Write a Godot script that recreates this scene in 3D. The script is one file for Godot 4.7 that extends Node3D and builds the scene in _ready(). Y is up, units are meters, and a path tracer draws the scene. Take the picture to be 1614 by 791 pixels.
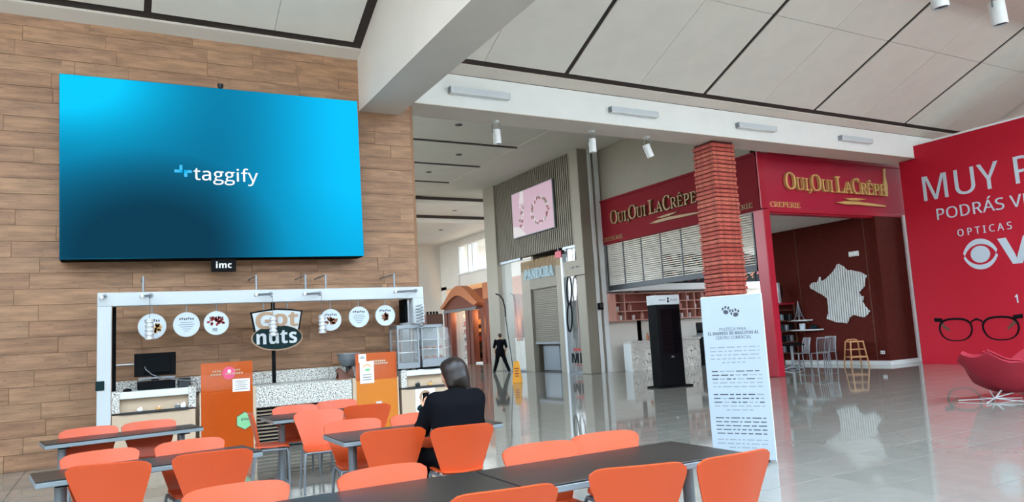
extends Node3D
# A mall food court: plank wall with a video screen over a snack stand, orange chairs, shops beyond.

class MB:
	# collects triangles with outward normals; winding is put right here
	var v := PackedVector3Array()
	var n := PackedVector3Array()
	var t := PackedVector2Array()
	var x := Transform3D()
	func tri(a: Vector3, b: Vector3, c: Vector3, na: Vector3, nb: Vector3, nc: Vector3, ua := Vector2.ZERO, ub := Vector2.ZERO, uc := Vector2.ZERO) -> void:
		a = x * a; b = x * b; c = x * c
		na = x.basis * na; nb = x.basis * nb; nc = x.basis * nc
		if (c - a).cross(b - a).dot(na + nb + nc) < 0.0:
			v.append_array([a, c, b]); n.append_array([na, nc, nb]); t.append_array([ua, uc, ub])
		else:
			v.append_array([a, b, c]); n.append_array([na, nb, nc]); t.append_array([ua, ub, uc])
	func flat(a: Vector3, b: Vector3, c: Vector3, out: Vector3) -> void:
		var m := (b - a).cross(c - a)
		if m.length_squared() < 1e-18: return
		m = m.normalized()
		if m.dot(out) < 0.0: m = -m
		tri(a, b, c, m, m, m)
	func quad(a: Vector3, b: Vector3, c: Vector3, d: Vector3, out: Vector3) -> void:
		flat(a, b, c, out); flat(a, c, d, out)
	func uvquad(a: Vector3, b: Vector3, c: Vector3, d: Vector3, out: Vector3) -> void:
		# a lower left, b lower right, c upper right, d upper left
		tri(a, b, c, out, out, out, Vector2(0, 1), Vector2(1, 1), Vector2(1, 0))
		tri(a, c, d, out, out, out, Vector2(0, 1), Vector2(1, 0), Vector2(0, 0))
	func box(c: Vector3, s: Vector3, bev := 0.0, turn := Basis()) -> void:
		var h := s / 2
		var b := minf(bev, minf(h.x, minf(h.y, h.z)) * 0.9)
		if b <= 0.0:
			for ax in 3:
				for sg in [-1.0, 1.0]:
					var o := Vector3.ZERO; o[ax] = sg
					var p := Vector3.ZERO; p[(ax + 1) % 3] = 1
					var q := Vector3.ZERO; q[(ax + 2) % 3] = 1
					var ctr := o * h
					quad(c + turn * (ctr - p * h - q * h), c + turn * (ctr + p * h - q * h), c + turn * (ctr + p * h + q * h), c + turn * (ctr - p * h + q * h), turn * o)
			return
		var i := h - Vector3(b, b, b)
		for ax in 3:
			var a1 := (ax + 1) % 3
			var a2 := (ax + 2) % 3
			for sg in [-1.0, 1.0]:
				var o := Vector3.ZERO; o[ax] = sg
				var k := []
				for w in [[-1, -1], [1, -1], [1, 1], [-1, 1]]:
					var p := Vector3.ZERO
					p[ax] = sg * h[ax]; p[a1] = w[0] * i[a1]; p[a2] = w[1] * i[a2]
					k.append(c + turn * p)
				quad(k[0], k[1], k[2], k[3], turn * o)
				for sh in [-1.0, 1.0]:
					var e := []
					for w in [-1, 1]:
						var p := Vector3.ZERO; p[ax] = sg * h[ax]; p[a1] = sh * i[a1]; p[a2] = w * i[a2]
						var q := Vector3.ZERO; q[ax] = sg * i[ax]; q[a1] = sh * h[a1]; q[a2] = w * i[a2]
						e.append(c + turn * p); e.append(c + turn * q)
					var oo := Vector3.ZERO; oo[ax] = sg; oo[a1] = sh
					quad(e[0], e[1], e[3], e[2], turn * oo)
		for sx in [-1.0, 1.0]:
			for sy in [-1.0, 1.0]:
				for sz in [-1.0, 1.0]:
					var g := Vector3(sx, sy, sz)
					flat(c + turn * (g * Vector3(h.x, i.y, i.z)), c + turn * (g * Vector3(i.x, h.y, i.z)), c + turn * (g * Vector3(i.x, i.y, h.z)), turn * g)
	func ends(a: Vector3, b: Vector3, s: Vector3, bev := 0.0) -> void:
		# a bar of section s.x (sideways) by s.y from a to b
		var d := (b - a).normalized()
		var side := d.cross(Vector3.UP)
		side = Vector3.RIGHT if side.length() < 1e-3 else side.normalized()
		box((a + b) / 2, Vector3(s.x, s.y, (b - a).length()), bev, Basis(side, d.cross(side) * -1.0, d))
	func tube(a: Vector3, b: Vector3, r1: float, r2 := -1.0, seg := 10, caps := true) -> void:
		if r2 < 0.0: r2 = r1
		var d := (b - a).normalized()
		var p := d.cross(Vector3.UP if absf(d.y) < 0.9 else Vector3.RIGHT).normalized()
		var q := d.cross(p)
		for k in seg:
			var f := TAU * k / seg
			var g := TAU * (k + 1) / seg
			var m := p * cos(f) + q * sin(f)
			var o := p * cos(g) + q * sin(g)
			tri(a + m * r1, b + m * r2, b + o * r2, m, m, o)
			tri(a + m * r1, b + o * r2, a + o * r1, m, o, o)
			if caps:
				if r1 > 1e-5: tri(a, a + m * r1, a + o * r1, -d, -d, -d)
				if r2 > 1e-5: tri(b, b + m * r2, b + o * r2, d, d, d)
	func path(pts: Array, r: float, seg := 8) -> void:
		# a smooth bent tube with rounded joints
		var up := Vector3.UP
		var rings := []
		for k in pts.size():
			var d: Vector3 = (pts[mini(k + 1, pts.size() - 1)] - pts[maxi(k - 1, 0)]).normalized()
			if absf(d.dot(up)) > 0.95: up = Vector3.RIGHT if absf(d.x) < 0.9 else Vector3.BACK
			var p := d.cross(up).normalized()
			up = p.cross(d).normalized()
			var ring := []
			for s in seg:
				ring.append(p * cos(TAU * s / seg) + up * sin(TAU * s / seg))
			rings.append(ring)
		for k in pts.size() - 1:
			for s in seg:
				var s2 := (s + 1) % seg
				var a: Vector3 = rings[k][s]; var b: Vector3 = rings[k][s2]; var c: Vector3 = rings[k + 1][s2]; var d: Vector3 = rings[k + 1][s]
				tri(pts[k] + a * r, pts[k] + b * r, pts[k + 1] + c * r, a, b, c)
				tri(pts[k] + a * r, pts[k + 1] + c * r, pts[k + 1] + d * r, a, c, d)
		for e in [0, pts.size() - 1]:
			var o: Vector3 = (pts[e] - pts[1 if e == 0 else e - 1]).normalized()
			for s in seg:
				tri(pts[e], pts[e] + rings[e][s] * r, pts[e] + rings[e][(s + 1) % seg] * r, o, o, o)
	func lathe(prof: Array, seg := 16, at := Vector3.ZERO, turn := Basis()) -> void:
		# prof: Vector2(radius, height) from bottom to top
		for k in prof.size() - 1:
			var a: Vector2 = prof[k]; var b: Vector2 = prof[k + 1]
			var sl := Vector2(b.y - a.y, a.x - b.x).normalized()
			for s in seg:
				var f := TAU * s / seg; var g := TAU * (s + 1) / seg
				var u := Vector3(cos(f), 0, sin(f)); var w := Vector3(cos(g), 0, sin(g))
				var nu := turn * (u * sl.x + Vector3.UP * sl.y); var nw := turn * (w * sl.x + Vector3.UP * sl.y)
				var pa := at + turn * (u * a.x + Vector3.UP * a.y); var pb := at + turn * (w * a.x + Vector3.UP * a.y)
				var pc := at + turn * (w * b.x + Vector3.UP * b.y); var pd := at + turn * (u * b.x + Vector3.UP * b.y)
				if a.x > 1e-6: tri(pa, pb, pc, nu, nw, nw)
				if b.x > 1e-6: tri(pa, pc, pd, nu, nw, nu)
	func prism(poly: PackedVector2Array, z0: float, z1: float) -> void:
		# outline in x, y pulled from z0 to z1
		var f := Geometry2D.triangulate_polygon(poly)
		for k in f.size() / 3:
			var a := poly[f[k * 3]]; var b := poly[f[k * 3 + 1]]; var c := poly[f[k * 3 + 2]]
			flat(Vector3(a.x, a.y, z1), Vector3(b.x, b.y, z1), Vector3(c.x, c.y, z1), Vector3(0, 0, z1 - z0))
			flat(Vector3(a.x, a.y, z0), Vector3(b.x, b.y, z0), Vector3(c.x, c.y, z0), Vector3(0, 0, z0 - z1))
		var cw := Geometry2D.is_polygon_clockwise(poly)
		for k in poly.size():
			var a := poly[k]; var b := poly[(k + 1) % poly.size()]
			var o := Vector3(b.y - a.y, a.x - b.x, 0) * (-1.0 if cw else 1.0)
			quad(Vector3(a.x, a.y, z0), Vector3(b.x, b.y, z0), Vector3(b.x, b.y, z1), Vector3(a.x, a.y, z1), o)
	func band(inner: Array, outer: Array, z0: float, z1: float, closed := true) -> void:
		# the strip between two outlines of as many points
		var m := inner.size()
		for k in (m if closed else m - 1):
			var a: Vector2 = inner[k]; var b: Vector2 = inner[(k + 1) % m]; var c: Vector2 = outer[(k + 1) % m]; var d: Vector2 = outer[k]
			quad(Vector3(a.x, a.y, z1), Vector3(b.x, b.y, z1), Vector3(c.x, c.y, z1), Vector3(d.x, d.y, z1), Vector3(0, 0, z1 - z0))
			var mid := (c + d - a - b)
			quad(Vector3(c.x, c.y, z0), Vector3(d.x, d.y, z0), Vector3(d.x, d.y, z1), Vector3(c.x, c.y, z1), Vector3(mid.x, mid.y, 0))
			quad(Vector3(a.x, a.y, z0), Vector3(b.x, b.y, z0), Vector3(b.x, b.y, z1), Vector3(a.x, a.y, z1), -Vector3(mid.x, mid.y, 0))
	func shell(nu: int, nv: int, f: Callable, thick: float) -> void:
		# a curved sheet with thickness: f(u, v) in 0..1
		var p := []; var m := []
		for i in nu + 1:
			for j in nv + 1:
				p.append(f.call(float(i) / nu, float(j) / nv))
		for i in nu + 1:
			for j in nv + 1:
				var du: Vector3 = p[mini(i + 1, nu) * (nv + 1) + j] - p[maxi(i - 1, 0) * (nv + 1) + j]
				var dv: Vector3 = p[i * (nv + 1) + mini(j + 1, nv)] - p[i * (nv + 1) + maxi(j - 1, 0)]
				m.append(du.cross(dv).normalized())
		var h := thick / 2
		for i in nu:
			for j in nv:
				var k := [i * (nv + 1) + j, (i + 1) * (nv + 1) + j, (i + 1) * (nv + 1) + j + 1, i * (nv + 1) + j + 1]
				for s in [-1.0, 1.0]:
					var q := []
					for e in k: q.append(p[e] + m[e] * h * s)
					tri(q[0], q[1], q[2], m[k[0]] * s, m[k[1]] * s, m[k[2]] * s)
					tri(q[0], q[2], q[3], m[k[0]] * s, m[k[2]] * s, m[k[3]] * s)
		var rim := []
		for i in nu: rim.append([i * (nv + 1), (i + 1) * (nv + 1), (i * (nv + 1) + 1)])
		for i in nu: rim.append([i * (nv + 1) + nv, (i + 1) * (nv + 1) + nv, i * (nv + 1) + nv - 1])
		for j in nv: rim.append([j, j + 1, nv + 1 + j])
		for j in nv: rim.append([nu * (nv + 1) + j, nu * (nv + 1) + j + 1, (nu - 1) * (nv + 1) + j])
		for r in rim:
			quad(p[r[0]] + m[r[0]] * h, p[r[1]] + m[r[1]] * h, p[r[1]] - m[r[1]] * h, p[r[0]] - m[r[0]] * h, p[r[0]] - p[r[2]])
	func mesh() -> ArrayMesh:
		var a := []
		a.resize(Mesh.ARRAY_MAX)
		for k in n.size(): n[k] = n[k].normalized()
		a[Mesh.ARRAY_VERTEX] = v; a[Mesh.ARRAY_NORMAL] = n; a[Mesh.ARRAY_TEX_UV] = t
		var m := ArrayMesh.new()
		m.add_surface_from_arrays(Mesh.PRIMITIVE_TRIANGLES, a)
		return m

var M := {}          # materials by name
var rng := RandomNumberGenerator.new()

# ------------------------------------------------------------------ nodes
func obj(called: String, b, m: Material, parent: Node = self) -> MeshInstance3D:
	var o := MeshInstance3D.new()
	o.name = called if parent != self else numbered(called)
	o.mesh = b.mesh() if b is MB else b
	o.material_override = m
	parent.add_child(o, true)
	if parent != self and (called.ends_with("print") or called.ends_with("pictures") or called == "heading"): o.set_meta("kind", "stuff")
	return o

var taken := {}
func numbered(called: String) -> String:
	taken[called] = taken.get(called, -1) + 1
	return called if taken[called] == 0 else "%s_%03d" % [called, taken[called]]

func tag(o: Node, label: String, category: String, group := "") -> Node:
	o.set_meta("label", label); o.set_meta("category", category); o.set_meta("kind", "thing")
	if group: o.set_meta("group", group)
	return o

func thing(called: String, label: String, category: String, at := Vector3.ZERO, turn := 0.0, group := "") -> Node3D:
	var o := Node3D.new()
	o.name = numbered(called); add_child(o)
	o.position = at; o.rotation.y = turn
	tag(o, label, category, group)
	return o

func dup(r: Node3D, at: Vector3, turn: float, label: String) -> Node3D:
	var stem := RegEx.create_from_string("_\\d{3}$").sub(r.name, "")
	var c: Node3D = r.duplicate()
	c.name = numbered(stem); add_child(c)
	c.position = at; c.rotation.y = turn
	c.set_meta("label", label)
	return c

func struct(called: String, b, m: Material, parent: Node = self) -> MeshInstance3D:
	var o := obj(called, b, m, parent)
	if parent == self: o.set_meta("kind", "structure")
	return o

func one(c: Vector3, s: Vector3, bev := 0.0) -> MB:
	var b := MB.new(); b.box(c, s, bev); return b

func span(a: Vector3, z: Vector3, bev := 0.0) -> MB:
	return one((a + z) / 2, (z - a).abs(), bev)

func bar(a: Vector3, b: Vector3, r: float, seg := 8) -> MB:
	var m := MB.new(); m.tube(a, b, r, r, seg); return m

# ------------------------------------------------------------------ materials
func mat(called: String, c: Color, rough := 0.6, metal := 0.0) -> StandardMaterial3D:
	var m := StandardMaterial3D.new()
	m.resource_name = called; m.albedo_color = c; m.roughness = rough; m.metallic = metal
	M[called] = m
	return m

func c8(r: int, g: int, b: int) -> Color: return Color8(r, g, b)

func noise(f: float, oct := 4, sd := 1, kind := FastNoiseLite.TYPE_SIMPLEX_SMOOTH) -> FastNoiseLite:
	var n := FastNoiseLite.new(); n.seed = sd; n.frequency = f; n.fractal_octaves = oct; n.noise_type = kind
	return n

func picture(w: int, h: int, f: Callable) -> ImageTexture:
	var im := Image.create(w, h, false, Image.FORMAT_RGB8)
	for y in h:
		for x in w: im.set_pixel(x, y, f.call(x, y))
	return ImageTexture.create_from_image(im)

func tri_tex(m: StandardMaterial3D, tex: Texture2D, scale: float, world := false) -> StandardMaterial3D:
	m.albedo_texture = tex; m.uv1_triplanar = true; m.uv1_world_triplanar = world
	m.uv1_scale = Vector3(scale, scale, scale); m.uv1_triplanar_sharpness = 8.0
	return m

func glow(called: String, c: Color, e: float) -> StandardMaterial3D:
	var m := mat(called, c, 0.5)
	m.albedo_color = c.darkened(0.85); m.emission_enabled = true; m.emission = c; m.emission_energy_multiplier = e
	return m

func glass(called: String, c: Color, a: float) -> StandardMaterial3D:
	var m := mat(called, Color(c.r, c.g, c.b, a), 0.03)
	m.transparency = BaseMaterial3D.TRANSPARENCY_ALPHA
	return m

# ------------------------------------------------------------------ lettering
func font(kind: String) -> Font:
	var f := SystemFont.new()
	f.font_names = PackedStringArray(["Droid Serif" if "serif" in kind else "Droid Sans Mono" if "mono" in kind else "Droid Sans"])
	f.font_weight = 700 if "bold" in kind else 400
	return f

var fonts := {}
func letters(s: String, kind: String, depth: float) -> TextMesh:
	if not fonts.has(kind): fonts[kind] = font(kind)
	var t := TextMesh.new()
	t.font = fonts[kind]; t.text = s; t.font_size = 64; t.pixel_size = 0.01; t.depth = depth; t.curve_step = 2.0
	return t

func text_mesh(s: String, kind: String, width: float, height: float, depth: float) -> ArrayMesh:
	# drawn in x, y around the origin: width by height overall (0 keeps the proportion), front at z = depth
	var t := letters(s, kind, 0.1)
	var bb := t.get_aabb()
	var sx := width / bb.size.x if width > 0.0 else height / bb.size.y
	var sy := height / bb.size.y if height > 0.0 else sx
	var st := SurfaceTool.new()
	var b := Basis.from_scale(Vector3(sx, sy, depth / 0.1))
	var c := bb.get_center()
	st.append_from(t, 0, Transform3D(b, Vector3(-c.x * sx, -c.y * sy, depth / 2)))
	return st.commit()

func text(parent: Node, called: String, s: String, kind: String, w: float, h: float, depth: float, m: Material, xf: Transform3D) -> MeshInstance3D:
	var o := obj(called, text_mesh(s, kind, w, h, depth), m, parent)
	o.transform = xf
	return o

func small_caps(runs: Array, depth: float, width: float) -> ArrayMesh:
	# runs: [string, size]; one line of serif capitals on one baseline, scaled to width, centred in x, baseline y = 0
	var st := SurfaceTool.new()
	var x := 0.0
	var parts := []
	for r in runs:
		if r[0].begins_with(" "): x += 0.3
		var t := letters(r[0].strip_edges(), "serif", 0.1)
		var bb := t.get_aabb()
		var k: float = r[1] / 0.46
		parts.append([t, bb, k, x])
		x += bb.size.x * k + 0.035
	var sc := width / x
	for p in parts:
		var t: TextMesh = p[0]; var bb: AABB = p[1]; var k: float = p[2] * sc
		var base := letters("H", "serif", 0.1).get_aabb().position.y
		st.append_from(t, 0, Transform3D(Basis.from_scale(Vector3(k, k, depth / 0.1)), Vector3(p[3] * sc - width / 2 - bb.position.x * k, -base * k, depth / 2)))
	return st.commit()

# ------------------------------------------------------------------ bodies: a field of tapered capsules meshed as surface nets
func body(bones: Array, cell: float, k: float, flat_y := -1e9) -> ArrayMesh:
	# bones: [a, b, ra, rb]
	var lo := Vector3.INF; var hi := -Vector3.INF
	for q in bones:
		var r: float = maxf(q[2], q[3]) + k + cell * 2
		for e in 2:
			lo = lo.min(q[e] - Vector3(r, r, r)); hi = hi.max(q[e] + Vector3(r, r, r))
	var nx := int((hi.x - lo.x) / cell) + 2; var ny := int((hi.y - lo.y) / cell) + 2; var nz := int((hi.z - lo.z) / cell) + 2
	var g := PackedFloat32Array(); g.resize(nx * ny * nz); g.fill(10.0)
	for q in bones:
		var a: Vector3 = q[0]; var b: Vector3 = q[1]; var ra: float = q[2]; var rb: float = q[3]
		var r := maxf(ra, rb) + k + cell * 2
		var l := ((a.min(b) - Vector3(r, r, r) - lo) / cell).floor(); var h := ((a.max(b) + Vector3(r, r, r) - lo) / cell).ceil()
		var ab := b - a; var dd := maxf(ab.length_squared(), 1e-9)
		for z in range(maxi(0, int(l.z)), mini(nz, int(h.z) + 1)):
			for y in range(maxi(0, int(l.y)), mini(ny, int(h.y) + 1)):
				var row := (z * ny + y) * nx
				for x in range(maxi(0, int(l.x)), mini(nx, int(h.x) + 1)):
					var p := lo + Vector3(x, y, z) * cell - a
					var s := clampf(p.dot(ab) / dd, 0.0, 1.0)
					var d := (p - ab * s).length() - lerpf(ra, rb, s)
					var o := g[row + x]
					var m := maxf(k - absf(d - o), 0.0) / k
					g[row + x] = minf(d, o) - m * m * k * 0.25
	if flat_y > -1e8:
		for z in nz:
			for y in ny:
				var cut := flat_y - (lo.y + y * cell)
				for x in nx: g[(z * ny + y) * nx + x] = maxf(g[(z * ny + y) * nx + x], cut)
	var idx := PackedInt32Array(); idx.resize(nx * ny * nz); idx.fill(-1)
	var vs := PackedVector3Array(); var ns := PackedVector3Array()
	var step := [0, 1, nx, nx + 1, nx * ny, nx * ny + 1, nx * ny + nx, nx * ny + nx + 1]
	for z in nz - 1:
		for y in ny - 1:
			for x in nx - 1:
				var i := (z * ny + y) * nx + x
				var inside := 0
				for s in 8:
					if g[i + step[s]] < 0.0: inside += 1
				if inside == 0 or inside == 8: continue
				var sum := Vector3.ZERO; var cnt := 0
				for e in [[0, 1], [0, 2], [0, 4], [1, 3], [1, 5], [2, 3], [2, 6], [3, 7], [4, 5], [4, 6], [5, 7], [6, 7]]:
					var va := g[i + step[e[0]]]; var vb := g[i + step[e[1]]]
					if (va < 0.0) == (vb < 0.0): continue
					var u := va / (va - vb)
					var ca := Vector3(e[0] & 1, (e[0] >> 1) & 1, e[0] >> 2); var cb := Vector3(e[1] & 1, (e[1] >> 1) & 1, e[1] >> 2)
					sum += ca.lerp(cb, u); cnt += 1
				idx[i] = vs.size()
				vs.append(lo + (Vector3(x, y, z) + sum / cnt) * cell)
				var gr := Vector3(g[i + step[1]] - g[i] + g[i + step[3]] - g[i + step[2]] + g[i + step[5]] - g[i + step[4]] + g[i + step[7]] - g[i + step[6]],
					g[i + step[2]] - g[i] + g[i + step[3]] - g[i + step[1]] + g[i + step[6]] - g[i + step[4]] + g[i + step[7]] - g[i + step[5]],
					g[i + step[4]] - g[i] + g[i + step[5]] - g[i + step[1]] + g[i + step[6]] - g[i + step[2]] + g[i + step[7]] - g[i + step[3]])
				ns.append(gr.normalized())
	var f := PackedInt32Array()
	for z in range(1, nz - 1):
		for y in range(1, ny - 1):
			for x in range(1, nx - 1):
				var i := (z * ny + y) * nx + x
				var here := g[i] < 0.0
				for ax in 3:
					var nb: int = i + [1, nx, nx * ny][ax]
					if here == (g[nb] < 0.0): continue
					var s1: int = [nx, nx * ny, 1][ax]; var s2: int = [nx * ny, 1, nx][ax]
					var q := [idx[i], idx[i - s1], idx[i - s1 - s2], idx[i - s2]]
					if q.min() < 0: continue
					if here: f.append_array([q[0], q[2], q[1], q[0], q[3], q[2]])
					else: f.append_array([q[0], q[1], q[2], q[0], q[2], q[3]])
	var sign := 0.0
	for q in range(0, f.size(), 3):
		sign += (vs[f[q + 2]] - vs[f[q]]).cross(vs[f[q + 1]] - vs[f[q]]).dot(ns[f[q]])
	if sign < 0.0:
		for q in range(0, f.size(), 3):
			var w := f[q + 1]; f[q + 1] = f[q + 2]; f[q + 2] = w
	var arr := []; arr.resize(Mesh.ARRAY_MAX)
	arr[Mesh.ARRAY_VERTEX] = vs; arr[Mesh.ARRAY_NORMAL] = ns; arr[Mesh.ARRAY_INDEX] = f
	var mm := ArrayMesh.new(); mm.add_surface_from_arrays(Mesh.PRIMITIVE_TRIANGLES, arr)
	return mm

# ------------------------------------------------------------------ camera, sky, exposure
func _ready() -> void:
	rng.seed = 7
	var cam := Camera3D.new(); cam.name = "camera"
	add_child(cam)
	cam.fov = 38.13; cam.near = 0.05; cam.far = 300.0
	var yaw := 0.50666; var pitch := 0.114056; var roll := -0.05649
	var fw := Vector3(sin(yaw) * cos(pitch), sin(pitch), -cos(yaw) * cos(pitch))
	var r0 := Vector3(cos(yaw), 0, sin(yaw)); var u0 := r0.cross(fw)
	cam.transform = Transform3D(Basis(r0 * cos(roll) + u0 * sin(roll), u0 * cos(roll) - r0 * sin(roll), -fw), Vector3(0, 1.55, 0))
	cam.current = true
	var sky_m := ProceduralSkyMaterial.new()
	sky_m.sky_top_color = Color(0.78, 0.87, 0.95); sky_m.sky_horizon_color = Color(0.93, 0.97, 0.99)
	sky_m.ground_bottom_color = Color(0.55, 0.54, 0.52); sky_m.ground_horizon_color = Color(0.75, 0.75, 0.74)
	sky_m.sky_curve = 0.2; sky_m.sky_energy_multiplier = 2.5; sky_m.ground_energy_multiplier = 2.0
	var sky := Sky.new(); sky.sky_material = sky_m
	var env := Environment.new()
	env.background_mode = Environment.BG_SKY; env.sky = sky
	env.tonemap_mode = Environment.TONE_MAPPER_LINEAR; env.tonemap_exposure = 1.77
	env.sdfgi_enabled = true; env.ssao_enabled = true; env.ssil_enabled = true
	var we := WorldEnvironment.new(); we.name = "world"; we.environment = env
	add_child(we)
	materials()
	hall()
	ceiling_panels()
	corridor()
	crepe_shop_shell()
	screen()
	hoarding()
	stand_frame()
	stand_counters()
	stand_things()
	tables_and_chairs()
	woman()
	pet_sign()
	totem()
	lounge_chair()
	crepe_signs()
	crepe_things()
	jewellery_shop()
	arch_shop()
	walker()
	lamps()

func materials() -> void:
	var g1 := noise(1.0, 5, 3); var g2 := noise(1.0, 3, 9); var g3 := noise(1.0, 2, 21)
	var strip := []
	for k in 600: strip.append(rng.randf_range(-1.0, 1.0))
	var wood := picture(512, 512, func(x, y):
		var a := g1.get_noise_2d(x * 0.010, y * 0.30) * 0.5 + g2.get_noise_2d(x * 0.006, y * 0.03) * 0.7
		var row := int(y / 13)
		var seg := int((x + row * 137) / 190) % 3
		var q: float = strip[(row * 3 + seg) % 600] * 0.055
		var k := maxf(0.0, g3.get_noise_2d(x * 0.025, y * 0.16) - 0.58) * 1.0
		var l := 0.91 + a * 0.22 + q - k
		if y % 13 == 0: l *= 0.95
		return Color(clampf(l, 0.2, 1.0), clampf(l * 0.985 - k * 0.1, 0.2, 1.0), clampf(l * 0.96 - k * 0.12, 0.2, 1.0)))
	var tones := [c8(169, 128, 98), c8(167, 126, 95), c8(172, 132, 101), c8(165, 123, 93), c8(171, 130, 98), c8(168, 127, 98)]
	for k in tones.size():
		var m := tri_tex(mat("plank%d" % k, tones[k], 0.55), wood, 0.45)
		m.uv1_offset = Vector3(0.37 * k, 0.21 * k, 0.11 * k)
	tri_tex(mat("pale_wood", c8(216, 160, 110), 0.5), wood, 2.0)
	mat("groove", c8(142, 106, 80), 0.9)
	var sp := noise(0.14, 2, 5); var sp2 := noise(0.06, 3, 6)
	tri_tex(mat("granite", c8(255, 255, 255), 0.25), picture(256, 256, func(x, y):
		var a := sp.get_noise_2d(x, y); var b := sp2.get_noise_2d(x, y)
		var l := 0.80 + b * 0.12
		if a > 0.34: l = 0.30
		elif a < -0.38: l = 0.98
		return Color(l, l * 0.985, l * 0.95)), 1.1)
	var v1 := noise(0.02, 5, 11); var v2 := noise(0.012, 4, 12)
	tri_tex(mat("marble", c8(250, 248, 244), 0.2), picture(256, 256, func(x, y):
		var a := absf(v1.get_noise_2d(x, y)); var b := v2.get_noise_2d(x, y)
		var l := 0.86 + b * 0.15 - (0.5 if a < 0.03 else 0.2 if a < 0.07 else 0.0) * maxf(0.0, 0.5 + b * 2.0)
		return Color(l, l * 0.985, l * 0.96)), 0.5)
	var fl := noise(0.02, 5, 31); var fl2 := noise(0.2, 3, 32)
	var tile := picture(256, 256, func(x, y):
		var l := 0.96 + fl.get_noise_2d(x, y) * 0.035 + fl2.get_noise_2d(x, y) * 0.015
		return Color(l, l * 0.995, l * 0.98))
	var tt := [c8(150, 147, 140), c8(147, 145, 138), c8(153, 149, 142)]
	for k in 3:
		var m := tri_tex(mat("tile%d" % k, tt[k], 0.045), tile, 0.5)
		m.uv1_offset = Vector3(0.3 * k, 0, 0.17 * k)
	mat("grout", c8(84, 80, 75), 0.8)
	var pl := noise(0.01, 4, 41)
	var plaster := picture(256, 256, func(x, y):
		var l := 0.975 + pl.get_noise_2d(x, y) * 0.02
		return Color(l, l, l))
	tri_tex(mat("white_paint", c8(236, 236, 232), 0.6), plaster, 0.3)
	tri_tex(mat("cream_paint", c8(226, 220, 210), 0.7), plaster, 0.3)
	tri_tex(mat("beam_paint", c8(226, 215, 203), 0.7), plaster, 0.3)
	tri_tex(mat("panel_paint", c8(238, 232, 221), 0.75), plaster, 0.4)
	tri_tex(mat("grey_paint", c8(140, 132, 118), 0.7), plaster, 0.4)
	tri_tex(mat("corridor_paint", c8(196, 190, 176), 0.8), plaster, 0.3)
	tri_tex(mat("flute_paint", c8(116, 108, 95), 0.6), plaster, 0.4)
	mat("dark_groove", c8(58, 48, 44), 0.9)
	mat("red_paint", c8(172, 22, 46), 0.4)
	mat("red_board", c8(188, 26, 47), 0.55).metallic_specular = 0.3
	mat("red_sign", c8(172, 34, 60), 0.3)
	var br := noise(0.05, 4, 51)
	var clay := picture(128, 128, func(x, y):
		var l := 0.9 + br.get_noise_2d(x, y) * 0.25
		return Color(l, l * 0.98, l * 0.96))
	for k in 3: tri_tex(mat("brick%d" % k, [c8(198, 94, 80), c8(188, 82, 68), c8(206, 106, 88)][k], 0.7), clay, 1.2)
	mat("brick_joint", c8(96, 34, 30), 0.9)
	var dw := noise(1.0, 4, 61)
	tri_tex(mat("dark_red_wood", c8(102, 38, 30), 0.6), picture(128, 256, func(x, y):
		var l := 0.85 + dw.get_noise_2d(x * 0.03, y * 0.3) * 0.25
		if y % 16 < 1: l *= 0.62
		return Color(l, l, l)), 1.0).metallic_specular = 0.2
	mat("chrome", c8(226, 229, 232), 0.3, 0.6)
	mat("steel", c8(150, 156, 162), 0.4, 0.7)
	mat("grey_metal", c8(128, 134, 140), 0.45, 0.5)
	mat("dark_metal", c8(52, 54, 58), 0.45, 0.4)
	mat("black", c8(14, 14, 16), 0.6).metallic_specular = 0.2
	mat("black_gloss", c8(12, 12, 16), 0.08).metallic_specular = 0.3
	mat("black_matt", c8(20, 22, 24), 0.9).metallic_specular = 0.15
	mat("white", c8(238, 240, 240), 0.4)
	mat("white_gloss", c8(196, 202, 205), 0.3)
	mat("off_white", c8(220, 222, 220), 0.5)
	mat("cream", c8(198, 174, 148), 0.55)
	mat("board_blue", c8(196, 207, 217), 0.55)
	var ch := mat("orange_back", c8(200, 74, 28), 0.38)
	ch.metallic_specular = 0.55
	mat("orange_acrylic", c8(186, 76, 14), 0.2)
	mat("amber_acrylic", c8(206, 120, 34), 0.2)
	var oa := glass("orange_pane", c8(214, 92, 20), 0.62); oa.roughness = 0.1
	mat("red_sign_shaded", c8(112, 22, 30), 0.65).metallic_specular = 0.2  # darker matt copy of the sign red; the corridor side's shade is painted in
	mat("gold", c8(222, 186, 116), 0.4, 0.25)
	mat("gold_dim", c8(132, 104, 66), 0.5, 0.2)  # darkened gold: shade painted into the side sign's letters, also portal ribs
	mat("brown", c8(96, 56, 40), 0.6)
	mat("terracotta", c8(176, 110, 74), 0.7)
	mat("shop_wood", c8(112, 62, 50), 0.5)
	mat("pink_wood", c8(196, 140, 126), 0.6)
	mat("pink_back", c8(140, 72, 62), 0.7)
	mat("skin", c8(206, 152, 122), 0.55)
	mat("jacket", c8(17, 17, 21), 0.95).metallic_specular = 0.15
	mat("trousers", c8(15, 15, 18), 0.95).metallic_specular = 0.15
	mat("shoe", c8(22, 20, 20), 0.4)
	var hn := noise(1.0, 4, 81)
	tri_tex(mat("hair", c8(44, 29, 24), 0.4), picture(128, 128, func(x, y):
		var l := 0.7 + hn.get_noise_2d(x * 0.35, y * 0.02) * 0.5
		return Color(l, l * 0.97, l * 0.95)), 5.0)
	mat("short_hair", c8(58, 36, 28), 0.7)
	mat("green_sticker", c8(132, 196, 142), 0.5)
	mat("pink_sticker", c8(220, 80, 120), 0.5)
	mat("text_grey", c8(70, 74, 80), 0.7)
	mat("text_pale", c8(140, 148, 158), 0.7)
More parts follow.
